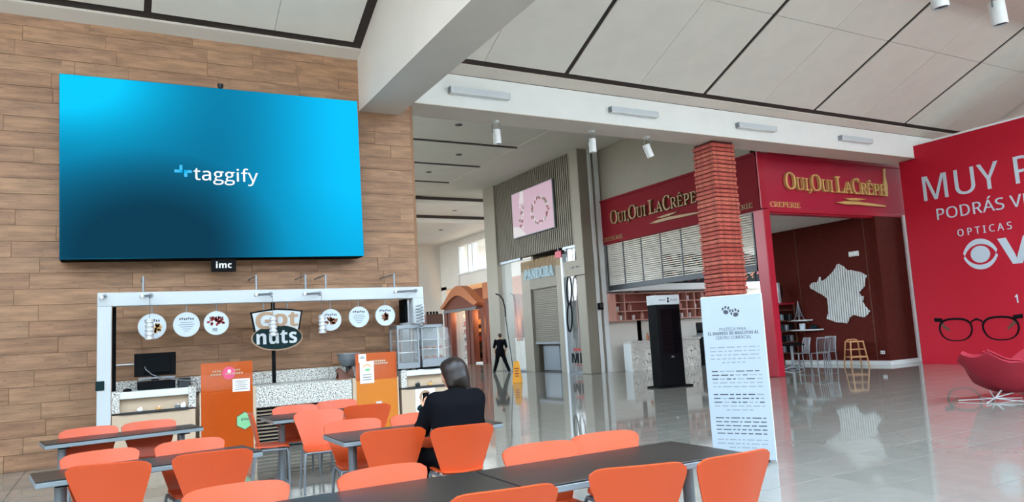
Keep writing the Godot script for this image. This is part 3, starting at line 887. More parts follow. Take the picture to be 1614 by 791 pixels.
func stand_counters() -> void:
	counter("serving_counter", "cream serving counter with granite ends carrying the black monitor", -0.0, 1.1, KZ)
	counter("serving_counter", "cream serving counter with granite ends under the glass display cases", 4.31, 5.33, KZ)
	var t := thing("granite_counter", "long speckled granite counter between the two orange doors", "counter", Vector3(2.71, 0, KZ))
	obj("front_slab", span(Vector3(-0.76, 0.645, -0.05), Vector3(0.75, 0.965, 0.0), 0.004), M.granite, t)
	obj("top_slab", span(Vector3(-0.76, 0.925, -0.6), Vector3(0.75, 0.965, -0.05), 0.004), M.granite, t)
	obj("body", span(Vector3(-0.74, 0.1, -0.6), Vector3(0.74, 0.64, -0.09)), M.cream, t)
	obj("toe_kick", span(Vector3(-0.74, 0, -0.6), Vector3(0.74, 0.1, -0.14)), M.black_matt, t)
	for k in 10:
		obj("slat", one(Vector3(0, 0.13 + k * 0.054, -0.075), Vector3(1.47, 0.026, 0.028), 0.003), M.black_matt, t)
	for s in [-1.0, 1.0]:
		obj("end_panel", one(Vector3(s * 0.782, 0.49, -0.3), Vector3(0.045, 0.98, 0.62), 0.003), M.cream, t)
	var b := thing("backsplash", "low granite upstand along the plank wall behind the stand", "upstand", Vector3(2.2, 0, -12.68))
	for k in 4:
		obj("slab", one(Vector3(-1.62 + k * 1.08, 1.07, 0), Vector3(1.076, 0.2, 0.04), 0.003), M.granite, b)
	obj("shelf", one(Vector3(0, 0.945, 0.05), Vector3(4.3, 0.04, 0.14), 0.004), M.granite, b)
	obj("support", one(Vector3(0, 0.46, 0.0), Vector3(4.3, 0.925, 0.06)), M.cream, b)
	# orange doors: clear orange sheet above, solid below
	for d in [[1.17, 1.905, "orange acrylic stand door with a round pink sticker and a green hexagon", M.orange_acrylic], [3.53, 4.235, "amber acrylic stand door with two pasted paper notices", M.amber_acrylic]]:
		var w: float = d[1] - d[0]
		var o := thing("acrylic_gate", d[2], "door", Vector3((d[0] + d[1]) / 2, 0.0, KZ + 0.01))
		obj("lower_sheet", span(Vector3(-w / 2, 0.06, -0.02), Vector3(w / 2, 0.93, 0.0), 0.003), d[3], o)
		obj("clear_sheet", span(Vector3(-w / 2, 0.93, -0.014), Vector3(w / 2, 1.375, -0.004)), M.orange_pane, o)
		var letters_ := MB.new()
		if d[0] < 2.0:
			var st := MB.new(); st.prism(PackedVector2Array(arc(0.025, 1.21, 0.095, 0.095, 0, 350, 28)), -0.003, 0.004)
			var sk := obj("pink_sticker", st, M.pink_sticker, o)
			text(sk, "print", "•", "bold", 0.05, 0.05, 0.002, M.white, Transform3D(Basis(), Vector3(0.03, 1.235, 0.004)))
			for r in [[-0.15, 1.245, 0.13], [0.14, 1.25, 0.1], [-0.16, 1.195, 0.16], [0.16, 1.2, 0.14], [0.03, 1.195, 0.12]]:
				for q in 4: letters_.box(Vector3(r[0] - r[2] / 2 + (q + 0.5) * r[2] / 4, r[1], 0.003), Vector3(r[2] / 4 - 0.012, 0.024, 0.005))
			obj("paper_notice", one(Vector3(0.2, 1.015, 0.004), Vector3(0.25, 0.19, 0.006)), M.white, o)
			var gr := MB.new()
			for q in 5: gr.box(Vector3(0.2, 1.075 - q * 0.03, 0.008), Vector3(0.19 - (q % 2) * 0.04, 0.008, 0.002))
			obj("print", gr, M.text_grey, o)
			var hx := MB.new(); hx.prism(PackedVector2Array(arc(0.245, 0.475, 0.14, 0.14, 90, 390, 5)), 0.0, 0.004)
			obj("hexagon_border", hx, M.brown, o)
			var hy := MB.new(); hy.prism(PackedVector2Array(arc(0.245, 0.475, 0.128, 0.128, 90, 390, 5)), 0.004, 0.007)
			var hs := obj("green_hexagon", hy, M.green_sticker, o)
			text(hs, "print", "of the", "bold", 0.11, 0.045, 0.002, M.text_grey, Transform3D(Basis(), Vector3(0.245, 0.5, 0.007)))
		else:
			for r in [[0.0, 1.235, 0.28], [0.03, 1.195, 0.3]]:
				for q in 8: letters_.box(Vector3(r[0] - r[2] / 2 + (q + 0.5) * r[2] / 8 + 0.02, r[1], 0.003), Vector3(r[2] / 8 - 0.008, 0.026, 0.005))
			obj("paper_notice", one(Vector3(-0.24, 1.295, 0.004), Vector3(0.13, 0.135, 0.006)), M.white, o)
			var p := obj("paper_notice", one(Vector3(-0.17, 1.06, 0.012), Vector3(0.24, 0.36, 0.006)), M.white, o)
			var lf := MB.new(); lf.prism(PackedVector2Array(arc(-0.16, 1.10, 0.045, 0.022, 0, 340, 12)), 0.015, 0.018)
			obj("leaf_print", lf, M.leaf_green, p)
			var tp := MB.new(); tp.band(arc(-0.17, 1.12, 0.06, 0.05, 20, 160), arc(-0.17, 1.12, 0.08, 0.075, 20, 160), 0.015, 0.018, false)
			obj("nut_print", tp, M.food_gold, p)
			var gr := MB.new()
			for q in 3: gr.box(Vector3(-0.17, 1.02 - q * 0.04, 0.016), Vector3(0.15, 0.012, 0.003))
			gr.box(Vector3(-0.24, 1.30, 0.008), Vector3(0.09, 0.012, 0.003)); gr.box(Vector3(-0.24, 1.32, 0.008), Vector3(0.05, 0.012, 0.003))
			obj("print", gr, M.text_grey, o)
			obj("latch", one(Vector3(0.02, 0.545, 0.012), Vector3(0.1, 0.05, 0.03), 0.006), M.chrome, o)
		obj("lettering", letters_, M.cream, o)
		for s in [-1.0, 1.0]: obj("edge_strip", one(Vector3(s * (w / 2 + 0.012), 0.5, -0.01), Vector3(0.022, 0.9, 0.03), 0.002), M.cream, o)

func stand_things() -> void:
	var sz := -12.0
	# round hanging menus
	var labels := ["white round hanging menu with a pale nut picture, leftmost of the six", "white round hanging menu with only text, left of the roast picture one", "white round hanging menu with a heap of dark red nuts", "white round hanging menu with golden nuts, right of the nut shop sign", "white round hanging menu with only text, on the right half of the stand", "white round hanging menu with a small brown nut, rightmost of the six"]
	var at := [[0.52, 1.963], [0.985, 1.972], [1.405, 1.977], [3.165, 1.955], [3.645, 1.987], [4.105, 1.993]]
	for k in 6:
		var r: float = [0.19, 0.185, 0.182, 0.178, 0.175, 0.176][k]
		var t := thing("hanging_menu", labels[k], "sign", Vector3(at[k][0], at[k][1], sz), 0.0, "round menus hanging from the stand frame")
		var d := MB.new(); d.tube(Vector3(0, 0, -0.02), Vector3(0, 0, 0.0), r, r, 40)
		var dc := obj("disc", d, M.steel, t)
		var f := MB.new(); f.tube(Vector3(0, 0, 0.0), Vector3(0, 0, 0.003), r - 0.012, r - 0.012, 40)
		obj("face", f, M.board_blue, dc)
		var g := MB.new(); g.band(arc(0, 0, r - 0.014, r - 0.014, 0, 360, 40), arc(0, 0, r, r, 0, 360, 40), -0.02, 0.006, false)
		obj("rim", g, M.white_gloss, dc)
		obj("hanger", bar(Vector3(0, r, -0.01), Vector3(0, 2.28 - at[k][1], -0.01), 0.009), M.steel, t)
		var tx := MB.new()
		var hd := MB.new()
		for q in 7: hd.box(Vector3(-0.09 + q * 0.03, 0.085 + 0.006 * sin(q * 2.0), 0.005), Vector3(0.018, 0.03, 0.003))
		obj("heading", hd, M.text_grey, dc)
		if k in [1, 4]:
			for q in 5: tx.box(Vector3(0, 0.03 - q * 0.032, 0.005), Vector3(0.22 - 0.05 * absf(q - 1), 0.010, 0.003))
			obj("print", tx, M.text_pale, dc)
		else:
			for q in 26:
				var a := rng.randf() * TAU; var rr := sqrt(rng.randf())
				var c := Vector3(cos(a) * rr * [0.09, 0, 0.125, 0.11, 0, 0.05][k], sin(a) * rr * 0.055 + [-0.03, 0, 0.03, -0.02, 0, -0.02][k], 0.004)
				if k == 0: c.x += 0.05
				tx.box(c, Vector3(0.044, 0.03, 0.006), 0.002, Basis(Vector3.BACK, a))
			obj("nut_print", tx, [M.food_gold, null, M.food_red, M.food_brown, null, M.food_brown][k], dc)
			if k == 2:
				var s2 := MB.new(); s2.box(Vector3(-0.02, -0.1, 0.005), Vector3(0.07, 0.05, 0.003)); obj("print", s2, M.text_pale, dc)
	# ribbed pendant lamps and the hanging coil
	var prof := [Vector2(0.0, -0.15)]
	for k in 5:
		var y := -0.15 + k * 0.06
		prof.append_array([Vector2(0.052, y), Vector2(0.062, y + 0.012), Vector2(0.062, y + 0.03), Vector2(0.046, y + 0.045), Vector2(0.046, y + 0.058)])
	prof.append(Vector2(0.0, 0.152))
	var pl := ["ribbed chrome pendant lamp hanging before the leftmost round menu", "ribbed chrome pendant lamp hanging before the nut shop sign", "ribbed chrome pendant lamp left of the golden nut menu"]
	var ps := [[0.475, 1.915], [2.2, 1.88], [2.965, 1.885]]
	var first: Node3D
	for k in 3:
		if k == 0:
			first = thing("pendant_lamp", pl[0], "lamp", Vector3(ps[0][0], ps[0][1], -11.76), 0, "ribbed pendants on the stand")
			var b := MB.new(); b.lathe(prof, 20)
			obj("shade", b, M.chrome, first)
			obj("cord", bar(Vector3(0, 0.15, 0), Vector3(0, 0.47, 0), 0.004, 6), M.cable, first)
			obj("hook", bar(Vector3(0, 0.47, 0), Vector3(0, 0.47, -0.14), 0.006, 6), M.cable, first)
		else:
			dup(first, Vector3(ps[k][0], ps[k][1], -11.76), 0, pl[k])
	var coil := []
	for k in 120: coil.append(Vector3(0.06 * cos(k * 0.42), -0.2 + 0.42 * k / 120.0, 0.06 * sin(k * 0.42)))
	var cm := MB.new(); cm.path(coil, 0.008, 6)
	tag(obj("hanging_coil", cm, M.steel), "grey metal coil hanging before the stand's right post", "coil").position = Vector3(4.64, 1.93, -11.76)
	# the shop sign on its pole
	var s := thing("shop_sign", "Got nuts shop sign of white shield over a dark green oval", "sign", Vector3(2.3, 1.0, -11.97))
	obj("pole", span(Vector3(-0.075, 0.0, -0.09), Vector3(-0.02, 1.4, -0.04), 0.004), M.black, s)
	var sh := func(g: float) -> PackedVector2Array:
		return PackedVector2Array([Vector2(-0.375 - g, 1.10 + g * 0.7), Vector2(-0.2, 1.125 + g), Vector2(0.0, 1.145 + g), Vector2(0.2, 1.13 + g), Vector2(0.375 + g, 1.105 + g * 0.7), Vector2(0.3 + g, 0.70), Vector2(-0.3 - g, 0.70)])
	var q := MB.new(); q.prism(sh.call(0.028), -0.03, 0.0); obj("shield_border", q, M.black, s)
	q = MB.new(); q.prism(sh.call(0.0), 0.0, 0.008); var shd := obj("shield", q, M.white_gloss, s)
	q = MB.new(); q.prism(PackedVector2Array(arc(0.0, 0.705, 0.395, 0.20, 0, 352, 44)), -0.02, 0.012); obj("oval_rim", q, M.logo_tan, s)
	q = MB.new(); q.prism(PackedVector2Array(arc(0.0, 0.712, 0.375, 0.187, 0, 352, 44)), 0.012, 0.02); var ovl := obj("oval", q, M.logo_green, s)
	text(shd, "lettering", "G", "bold", 0.27, 0.27, 0.012, M.logo_tan, Transform3D(Basis(), Vector3(-0.19, 0.985, 0.008)))
	text(shd, "lettering", "o", "bold", 0.22, 0.2, 0.012, M.logo_tan, Transform3D(Basis(), Vector3(0.05, 0.985, 0.008)))
	text(shd, "lettering", "t", "bold", 0.15, 0.23, 0.012, M.logo_tan, Transform3D(Basis(), Vector3(0.25, 0.99, 0.008)))
	text(ovl, "lettering", "nuts", "bold", 0.62, 0.21, 0.014, M.white_gloss, Transform3D(Basis(Vector3.BACK, 0.01), Vector3(-0.01, 0.712, 0.02)))
	for x in [-0.2, 0.17]: obj("hanger", bar(Vector3(x, 1.12, -0.02), Vector3(x, 1.29, -0.02), 0.01), M.steel, s)
	# till on the left counter
	var mo := thing("monitor", "black till monitor seen from behind on the left counter", "monitor", Vector3(0.57, 1.04, -12.2))
	var mh := obj("housing", one(Vector3(0, 0.365, 0), Vector3(0.56, 0.34, 0.035), 0.008), M.black, mo)
	obj("rear_cover", one(Vector3(0.03, 0.36, 0.03), Vector3(0.36, 0.25, 0.035), 0.012), M.black_matt, mh)
	obj("neck", span(Vector3(-0.05, 0.13, -0.02), Vector3(0.05, 0.25, 0.02), 0.006), M.black, mo)
	obj("bracket", one(Vector3(0.02, 0.165, 0.02), Vector3(0.5, 0.03, 0.03), 0.004), M.steel, mo)
	var cd := MB.new()
	cd.path([Vector3(-0.14, 0.34, 0.06), Vector3(-0.13, 0.30, 0.08), Vector3(-0.05, 0.22, 0.11), Vector3(0.1, 0.15, 0.14), Vector3(0.28, 0.12, 0.14), Vector3(0.42, 0.1, 0.17), Vector3(0.53, 0.08, 0.215), Vector3(0.56, 0.03, 0.24), Vector3(0.56, 0.012, 0.22)], 0.008, 6)
	obj("cable", cd, M.cable, mo)
	var td := thing("cash_drawer", "low black cash drawer under the till monitor", "drawer", Vector3(0.585, 1.04, -12.2))
	var dcs := obj("case", one(Vector3(0, 0.06, -0.05), Vector3(0.5, 0.12, 0.32), 0.006), M.black, td)
	obj("drawer_front", one(Vector3(0, 0.055, 0.115), Vector3(0.46, 0.09, 0.012), 0.003), M.black_matt, dcs)
	var rb := thing("receipt_printer", "small dark grey box beside the till monitor", "printer", Vector3(0.96, 1.04, -12.15))
	obj("case", one(Vector3(0, 0.07, 0), Vector3(0.17, 0.14, 0.2), 0.01), M.dark_metal, rb)
	obj("slot", one(Vector3(0, 0.12, 0.1), Vector3(0.11, 0.012, 0.006)), M.black, rb)
	var mu := MB.new(); mu.lathe([Vector2(0.0, 0.0), Vector2(0.055, 0.0), Vector2(0.06, 0.015), Vector2(0.045, 0.035), Vector2(0.0, 0.045)], 16)
	tag(obj("mouse", mu, M.black), "small rounded black mouse at the left of the counter top", "mouse").position = Vector3(0.2, 1.04, -12.05)
	var rd := thing("wall_rail", "slim pink and steel rail on the planks left of the monitor", "rail", Vector3(0.24, 1.42, -12.72))
	obj("rod", bar(Vector3(-0.2, 0, 0.06), Vector3(0.24, 0.0, 0.06), 0.012), M.chrome, rd)
	for s3 in [-0.18, 0.2]: obj("bracket", bar(Vector3(s3, 0, -0.02), Vector3(s3, 0, 0.06), 0.012), M.dark_metal, rd)
	for k in 4:
		var p: Array = [[0.36, 0.05, M.white, "pink-white"], [0.6, 0.045, M.food_gold, "tan"], [0.85, 0.05, M.grey_metal, "grey"], [0.93, 0.07, M.white, "pale"]][k]
		var lb: String = ["tiny white packet on the ledge of the left counter", "tiny tan packet at the middle of the left counter's ledge", "tiny grey packet near the right end of the left ledge", "tiny pale cup at the right end of the left ledge"][k]
		var o := thing("packet", lb, "packet", Vector3(p[0], 0.75, KZ - 0.03))
		obj("pouch", one(Vector3(0, p[1] / 2, 0), Vector3(0.07, p[1], 0.04), 0.012), p[2], o)
		obj("cap", one(Vector3(0.01, p[1] + 0.006, 0), Vector3(0.03, 0.012, 0.02), 0.003), M.white, o)
	for k in 2:
		var o := thing("packet", ["tiny dark packet on the ledge under the display cases", "tiny bottle on the ledge near the sitting woman"][k], "packet", Vector3([4.62, 4.85][k], 0.75, KZ - 0.03))
		obj("pouch", one(Vector3(0, 0.03, 0), Vector3(0.08, 0.06, 0.04), 0.012), [M.dark_metal, M.food_gold][k], o)
		obj("cap", one(Vector3(0.01, 0.07, 0), Vector3(0.03, 0.02, 0.02), 0.003), M.grey_metal, o)
	# emblem poster on the right counter
	var po := thing("emblem_poster", "small poster of the nut shop shield on the right counter's front", "poster", Vector3(4.74, 0.5, KZ - 0.008))
	obj("sheet", one(Vector3(0, 0, 0.0), Vector3(0.36, 0.42, 0.008)), M.white, po)
	q = MB.new(); q.band(arc(0, 0.07, 0.06, 0.06, 30, 330), arc(0, 0.07, 0.11, 0.11, 30, 330), 0.004, 0.008, false); obj("print", q, M.logo_tan, po)
	q = MB.new(); q.prism(PackedVector2Array(arc(0, -0.12, 0.16, 0.08, 0, 350, 24)), 0.004, 0.007); obj("oval_print", q, M.logo_green, po)
	# mixing bowl and a heap behind the amber door
	var bo := thing("mixing_bowl", "dark steel mixing bowl on the counter behind the amber door", "bowl", Vector3(3.53, 1.16, -12.3))
	q = MB.new(); q.lathe([Vector2(0.07, 0.0), Vector2(0.12, 0.02), Vector2(0.17, 0.12), Vector2(0.185, 0.22), Vector2(0.18, 0.22), Vector2(0.16, 0.12), Vector2(0.0, 0.03)], 24); obj("bowl", q, M.grey_metal, bo)
	q = MB.new(); q.band(arc(0, 0, 0.175, 0.175, 0, 360, 24), arc(0, 0, 0.195, 0.195, 0, 360, 24), -0.008, 0.008, false)
	obj("rim", q, M.steel, bo).transform = Transform3D(Basis(Vector3.RIGHT, PI / 2), Vector3(0, 0.22, 0))
	q = MB.new(); q.lathe([Vector2(0.1, -0.195), Vector2(0.1, -0.17), Vector2(0.05, -0.16), Vector2(0.05, 0.0)], 16); obj("stand", q, M.dark_metal, bo)
	var nb := thing("nut_bag", "brown paper bag of nuts by the mixing bowl", "bag", Vector3(3.4, 0.965, -12.12))
	q = MB.new(); q.shell(10, 8, func(u, v): return Vector3((u - 0.5) * 0.26 + 0.02 * sin(v * 9.0), 0.02 + 0.17 * sin(v * PI) * (0.75 + 0.25 * sin(u * 7.0)), (v - 0.5) * 0.16), 0.006); obj("bag", q, M.brown, nb)
	q = MB.new(); q.box(Vector3(0, 0.012, 0), Vector3(0.24, 0.024, 0.15), 0.006); obj("base", q, M.food_brown, nb)
	# glass cases on the right counter
	var ca := thing("display_case", "upright glass display case with steel edges and two shelves", "display case", Vector3(4.45, 1.04, -12.05))
	obj("base", one(Vector3(0, 0.08, 0), Vector3(0.4, 0.1, 0.4), 0.006), M.steel, ca)
	for sx in [-0.085, 0.085]:
		for s3 in [-0.16, 0.16]: obj("foot", one(Vector3(sx * 1.8, 0.015, s3), Vector3(0.03, 0.03, 0.03)), M.black, ca)
	obj("top", one(Vector3(0, 0.74, 0), Vector3(0.4, 0.07, 0.4), 0.006), M.steel, ca)
	for sx in [-0.185, 0.185]:
		for s3 in [-0.185, 0.185]: obj("edge_post", one(Vector3(sx, 0.42, s3), Vector3(0.03, 0.58, 0.03), 0.003), M.steel, ca)
	for y in [0.3, 0.5]: obj("shelf", one(Vector3(0, y, 0), Vector3(0.35, 0.012, 0.35), 0.003), M.off_white, ca)
	obj("pane", one(Vector3(0, 0.42, 0.19), Vector3(0.34, 0.58, 0.006)), M.glass, ca)
	obj("pane", one(Vector3(-0.19, 0.42, 0), Vector3(0.006, 0.58, 0.34)), M.glass, ca)
	var cc := thing("curved_display_case", "bakery display case with a curved glass front, at the stand's right end", "display case", Vector3(4.97, 1.04, -12.05))
	obj("base", one(Vector3(0, 0.105, 0.0), Vector3(0.56, 0.15, 0.42), 0.01), M.steel, cc)
	obj("plinth", one(Vector3(0, 0.015, 0), Vector3(0.5, 0.03, 0.36)), M.black, cc)
	obj("top", one(Vector3(-0.07, 0.735, -0.02), Vector3(0.42, 0.06, 0.36), 0.01), M.steel, cc)
	for s3 in [-0.18, 0.18]: obj("edge_post", one(Vector3(-0.265, 0.44, s3), Vector3(0.028, 0.54, 0.028), 0.003), M.steel, cc)
	obj("edge_post", one(Vector3(0.03, 0.44, 0.19), Vector3(0.022, 0.54, 0.022), 0.003), M.white_gloss, cc)
	for y in [0.34, 0.5]:
		obj("shelf", one(Vector3(-0.02, y, 0), Vector3(0.46, 0.012, 0.34), 0.003), M.white_gloss, cc)
	q = MB.new(); q.shell(12, 1, func(u, v): return Vector3(0.13 + 0.15 * sin(u * PI / 2), 0.74 - 0.56 * (1.0 - cos(u * PI / 2)), (v - 0.5) * 0.38), 0.006); obj("curved_pane", q, M.glass, cc)
	obj("pane", one(Vector3(-0.02, 0.44, 0.2), Vector3(0.5, 0.52, 0.006)), M.glass, cc)
	obj("rear_panel", one(Vector3(-0.04, 0.44, -0.2), Vector3(0.46, 0.54, 0.01)), M.steel, cc)
	for k in 2:
		for i in 4:
			obj("pastry", one(Vector3(-0.2 + i * 0.11, [0.2, 0.365][k], 0.02), Vector3(0.08, 0.04, 0.09), 0.014), [M.food_red, M.food_brown][(i + k) % 2], cc)

# ------------------------------------------------------------------ tables and chairs
func make_table(w: float, d: float, label: String, at: Vector3, turn: float) -> Node3D:
	var t := thing("cafe_table", label, "table", at, turn, "")
	obj("top", one(Vector3(0, 0.737, 0), Vector3(w - 0.006, 0.012, d - 0.006), 0.002), M.table_top, t)
	obj("edge_band", one(Vector3(0, 0.715, 0), Vector3(w, 0.036, d), 0.004), M.table_edge, t)
	for s in [-1.0, 1.0]:
		var x: float = s * (w / 2 - 0.17)
		var b := MB.new(); b.tube(Vector3(x, 0.02, 0), Vector3(x, 0.68, 0), 0.038, 0.038, 18)
		obj("post", b, M.grey_metal, t)
		obj("bracket", one(Vector3(x, 0.687, 0), Vector3(0.1, 0.02, d * 0.72), 0.004), M.black_matt, t)
		var f := MB.new(); f.box(Vector3(x, 0.018, 0), Vector3(0.09, 0.036, d * 0.8), 0.01)
		obj("foot", f, M.grey_metal, t)
	return t

func make_chair() -> Node3D:
	# faces +z; the back's top centre stands at (0, 0.825, -0.26)
	var t := thing("cafe_chair", "", "chair")
	var back := func(u: float, v: float) -> Vector3:
		# u across, v up; broad rounded top, narrow waist
		var a := (u - 0.5) * 2.0
		var half := lerpf(0.168, 0.285, v)
		var e := 0.0
		var top := 0.828 - 0.03 * pow(absf(a), 9.0) - 0.006 * a * a
		var y := lerpf(0.43, top, v)
		if v > 0.82: e = pow((v - 0.82) / 0.18, 3.0) * 0.012 * pow(absf(a), 3.0)
		var x := a * (half - e)
		var z := -0.165 - 0.095 * pow(v, 1.2) + 0.055 * a * a * (0.45 + 0.55 * v)
		return Vector3(x, y, z)
	var b := MB.new(); b.shell(16, 12, back, 0.014)
	obj("backrest", b, M.orange_back, t)
	var seat := func(u: float, v: float) -> Vector3:
		var a := (u - 0.5) * 2.0
		var half := lerpf(0.185, 0.215, v)
		var rnd := 1.0 - 0.10 * pow(maxf(v - 0.75, 0.0) / 0.25, 2.0) - 0.08 * pow(maxf(0.2 - v, 0.0) / 0.2, 2.0)
		return Vector3(a * half * rnd, 0.447 + 0.012 * a * a - 0.018 * pow(maxf(v - 0.8, 0.0) / 0.2, 2.0) - 0.006 * sin(v * PI), lerpf(-0.19, 0.175, v))
	b = MB.new(); b.shell(14, 12, seat, 0.014)
	obj("seat", b, M.orange_back, t)
	b = MB.new()
	b.path([Vector3(-0.19, 0.415, 0.15), Vector3(-0.17, 0.42, 0.165), Vector3(0.17, 0.42, 0.165), Vector3(0.19, 0.415, 0.15)], 0.013)
	b.path([Vector3(-0.185, 0.418, -0.17), Vector3(0.185, 0.418, -0.17)], 0.012)
	for s in [-1.0, 1.0]: b.path([Vector3(s * 0.185, 0.418, -0.17), Vector3(s * 0.192, 0.415, 0.14)], 0.012)
	obj("seat_frame", b, M.grey_metal, t)
	for s in [-1.0, 1.0]:
		b = MB.new(); b.path([Vector3(s * 0.19, 0.415, 0.145), Vector3(s * 0.198, 0.39, 0.162), Vector3(s * 0.205, 0.3, 0.168), Vector3(s * 0.215, 0.0, 0.175)], 0.013)
		obj("leg", b, M.grey_metal, t)
		b = MB.new(); b.path([Vector3(s * 0.185, 0.418, -0.165), Vector3(s * 0.19, 0.39, -0.185), Vector3(s * 0.2, 0.28, -0.2), Vector3(s * 0.21, 0.0, -0.235)], 0.013)
		obj("leg", b, M.grey_metal, t)
	return t

func tables_and_chairs() -> void:
	make_table(1.46, 0.48, "dark cafe table farthest left, nearest the stand's left counter", Vector3(0.12, 0, -8.83), 0.17)
	make_table(1.52, 0.52, "dark cafe table nearest the left foot of the plank wall", Vector3(0.27, 0, -6.32), 0.145)
	make_table(1.25, 0.68, "grey cafe table by the granite counter, half hidden by chairs", Vector3(2.2, 0, -8.95), 0.04)
	make_table(1.5, 0.68, "grey cafe table at which the woman in black sits", Vector3(2.44, 0, -6.44), 0.0)
	make_table(1.46, 0.68, "left one of two dark tables pushed end to end in front", Vector3(1.18, 0, -3.77), -0.01)
	make_table(1.53, 0.68, "right one of two joined dark tables, before the pet notice", Vector3(2.685, 0, -3.74), -0.01)
	var proto := make_chair()
	# [top of back x, z, degrees (right end nearer is plus), faces camera?, label]
	var list := [
		[-0.03, -5.83, 18, 0, "orange cafe chair seen from behind, nearest the lower left corner"],
		[0.65, -5.80, 5, 0, "orange cafe chair seen from behind at the right end of the left table"],
		[2.05, -5.87, 9, 0, "orange cafe chair seen from behind, just left of the woman's chair"],
		[2.55, -5.58, 8, 0, "orange cafe chair on which the woman in black sits"],
		[2.44, -3.13, 18, 0, "orange cafe chair seen from behind at the middle of the right front table"],
		[3.05, -3.02, 0, 0, "orange cafe chair seen from behind, right in front of the pet notice"],
		[1.64, -3.12, 8, 0, "orange cafe chair cut off by the lower edge, between the front tables"],
		[-0.21, -9.06, -7, 1, "pale orange chair facing us behind the farthest left table, its left one"],
		[0.36, -9.16, -7, 1, "pale orange chair facing us behind the farthest left table, its right one"],
		[-0.08, -6.72, -8, 1, "orange chair facing us across the left table, its left one"],
		[0.57, -6.80, -8, 1, "orange chair facing us across the left table, its right one"],
		[0.60, -4.33, 4, 1, "orange chair facing us behind the left front table, lowest in the picture"],
		[1.38, -4.23, -3, 1, "orange chair facing us behind the left front table, near its right end"],
		[2.48, -4.28, 5, 1, "orange chair facing us behind the right front table, left of two"],
		[3.04, -4.34, 6, 1, "orange chair facing us behind the right front table, right of two"],
		[2.04, -8.38, 6, 1, "orange chair pulled out into the aisle, its whole legs and seat in view"],
		[2.02, -7.0, 3, 1, "orange chair facing us behind the left half of the woman's table"],
		[2.0, -9.42, 3, 1, "orange chair facing us against the granite counter, left of two"],
		[2.56, -9.6, -4, 1, "orange chair facing us against the granite counter, right of two"],
		[2.64, -8.46, 12, 0, "orange chair seen from behind in front of the amber door"],
		[2.66, -6.98, 3, 1, "orange chair facing us, half hidden by the woman in black"],
		[1.36, -8.84, 90, 2, "orange chair seen edge-on at the left end of the table by the granite counter"],
	]
	for k in list.size():
		var a: Array = list[k]
		var turn := -deg_to_rad(a[2]) + (PI if a[3] == 0 else 0.0)
		if a[3] == 2: turn = PI / 2 - 0.15
		var p := Vector3(a[0], 0, a[1]) - Basis(Vector3.UP, turn) * Vector3(0, 0, -0.26)
		p.y = 0
		if k == 0:
			proto.position = p; proto.rotation.y = turn; proto.set_meta("label", a[4])
		else: dup(proto, p, turn, a[4])

# ------------------------------------------------------------------ people
func hand(wrist: Vector3, dir: Vector3, palm_n: Vector3, thumb_side: float, curl: float, s := 1.0) -> Array:
	# bones of a palm, four unequal bent fingers and a thumb
	var d := dir.normalized(); var n := (palm_n - d * palm_n.dot(d)).normalized(); var w := d.cross(n).normalized() * thumb_side
	var o := []
	for k in 4:
		var off := (1.5 - k) * 0.019 * s
		o.append([wrist + w * off * 0.6, wrist + d * 0.085 * s + w * off, 0.016 * s, 0.0125 * s])
	var l := [0.072, 0.08, 0.075, 0.058]
	for k in 4:
		var p: Vector3 = wrist + d * 0.085 * s + w * (1.5 - k) * 0.0205 * s
		var a := 0.25 * curl
		for j in 3:
			a += 0.5 * curl
			var q: Vector3 = p + (d * cos(a) + n * sin(a)) * l[k] * s * [0.45, 0.32, 0.25][j]
			o.append([p, q, (0.0095 - j * 0.0008) * s, (0.0088 - j * 0.0008) * s])
			p = q
	var t0 := wrist + d * 0.025 * s + w * 0.028 * s
	var t1 := t0 + (d * 0.6 + w * 0.75 + n * 0.25).normalized() * 0.045 * s
	var t2 := t1 + (d * 0.9 + w * 0.2 + n * 0.45 * curl).normalized() * 0.034 * s
	o.append([t0, t1, 0.0125 * s, 0.0105 * s]); o.append([t1, t2, 0.0105 * s, 0.009 * s])
	return o

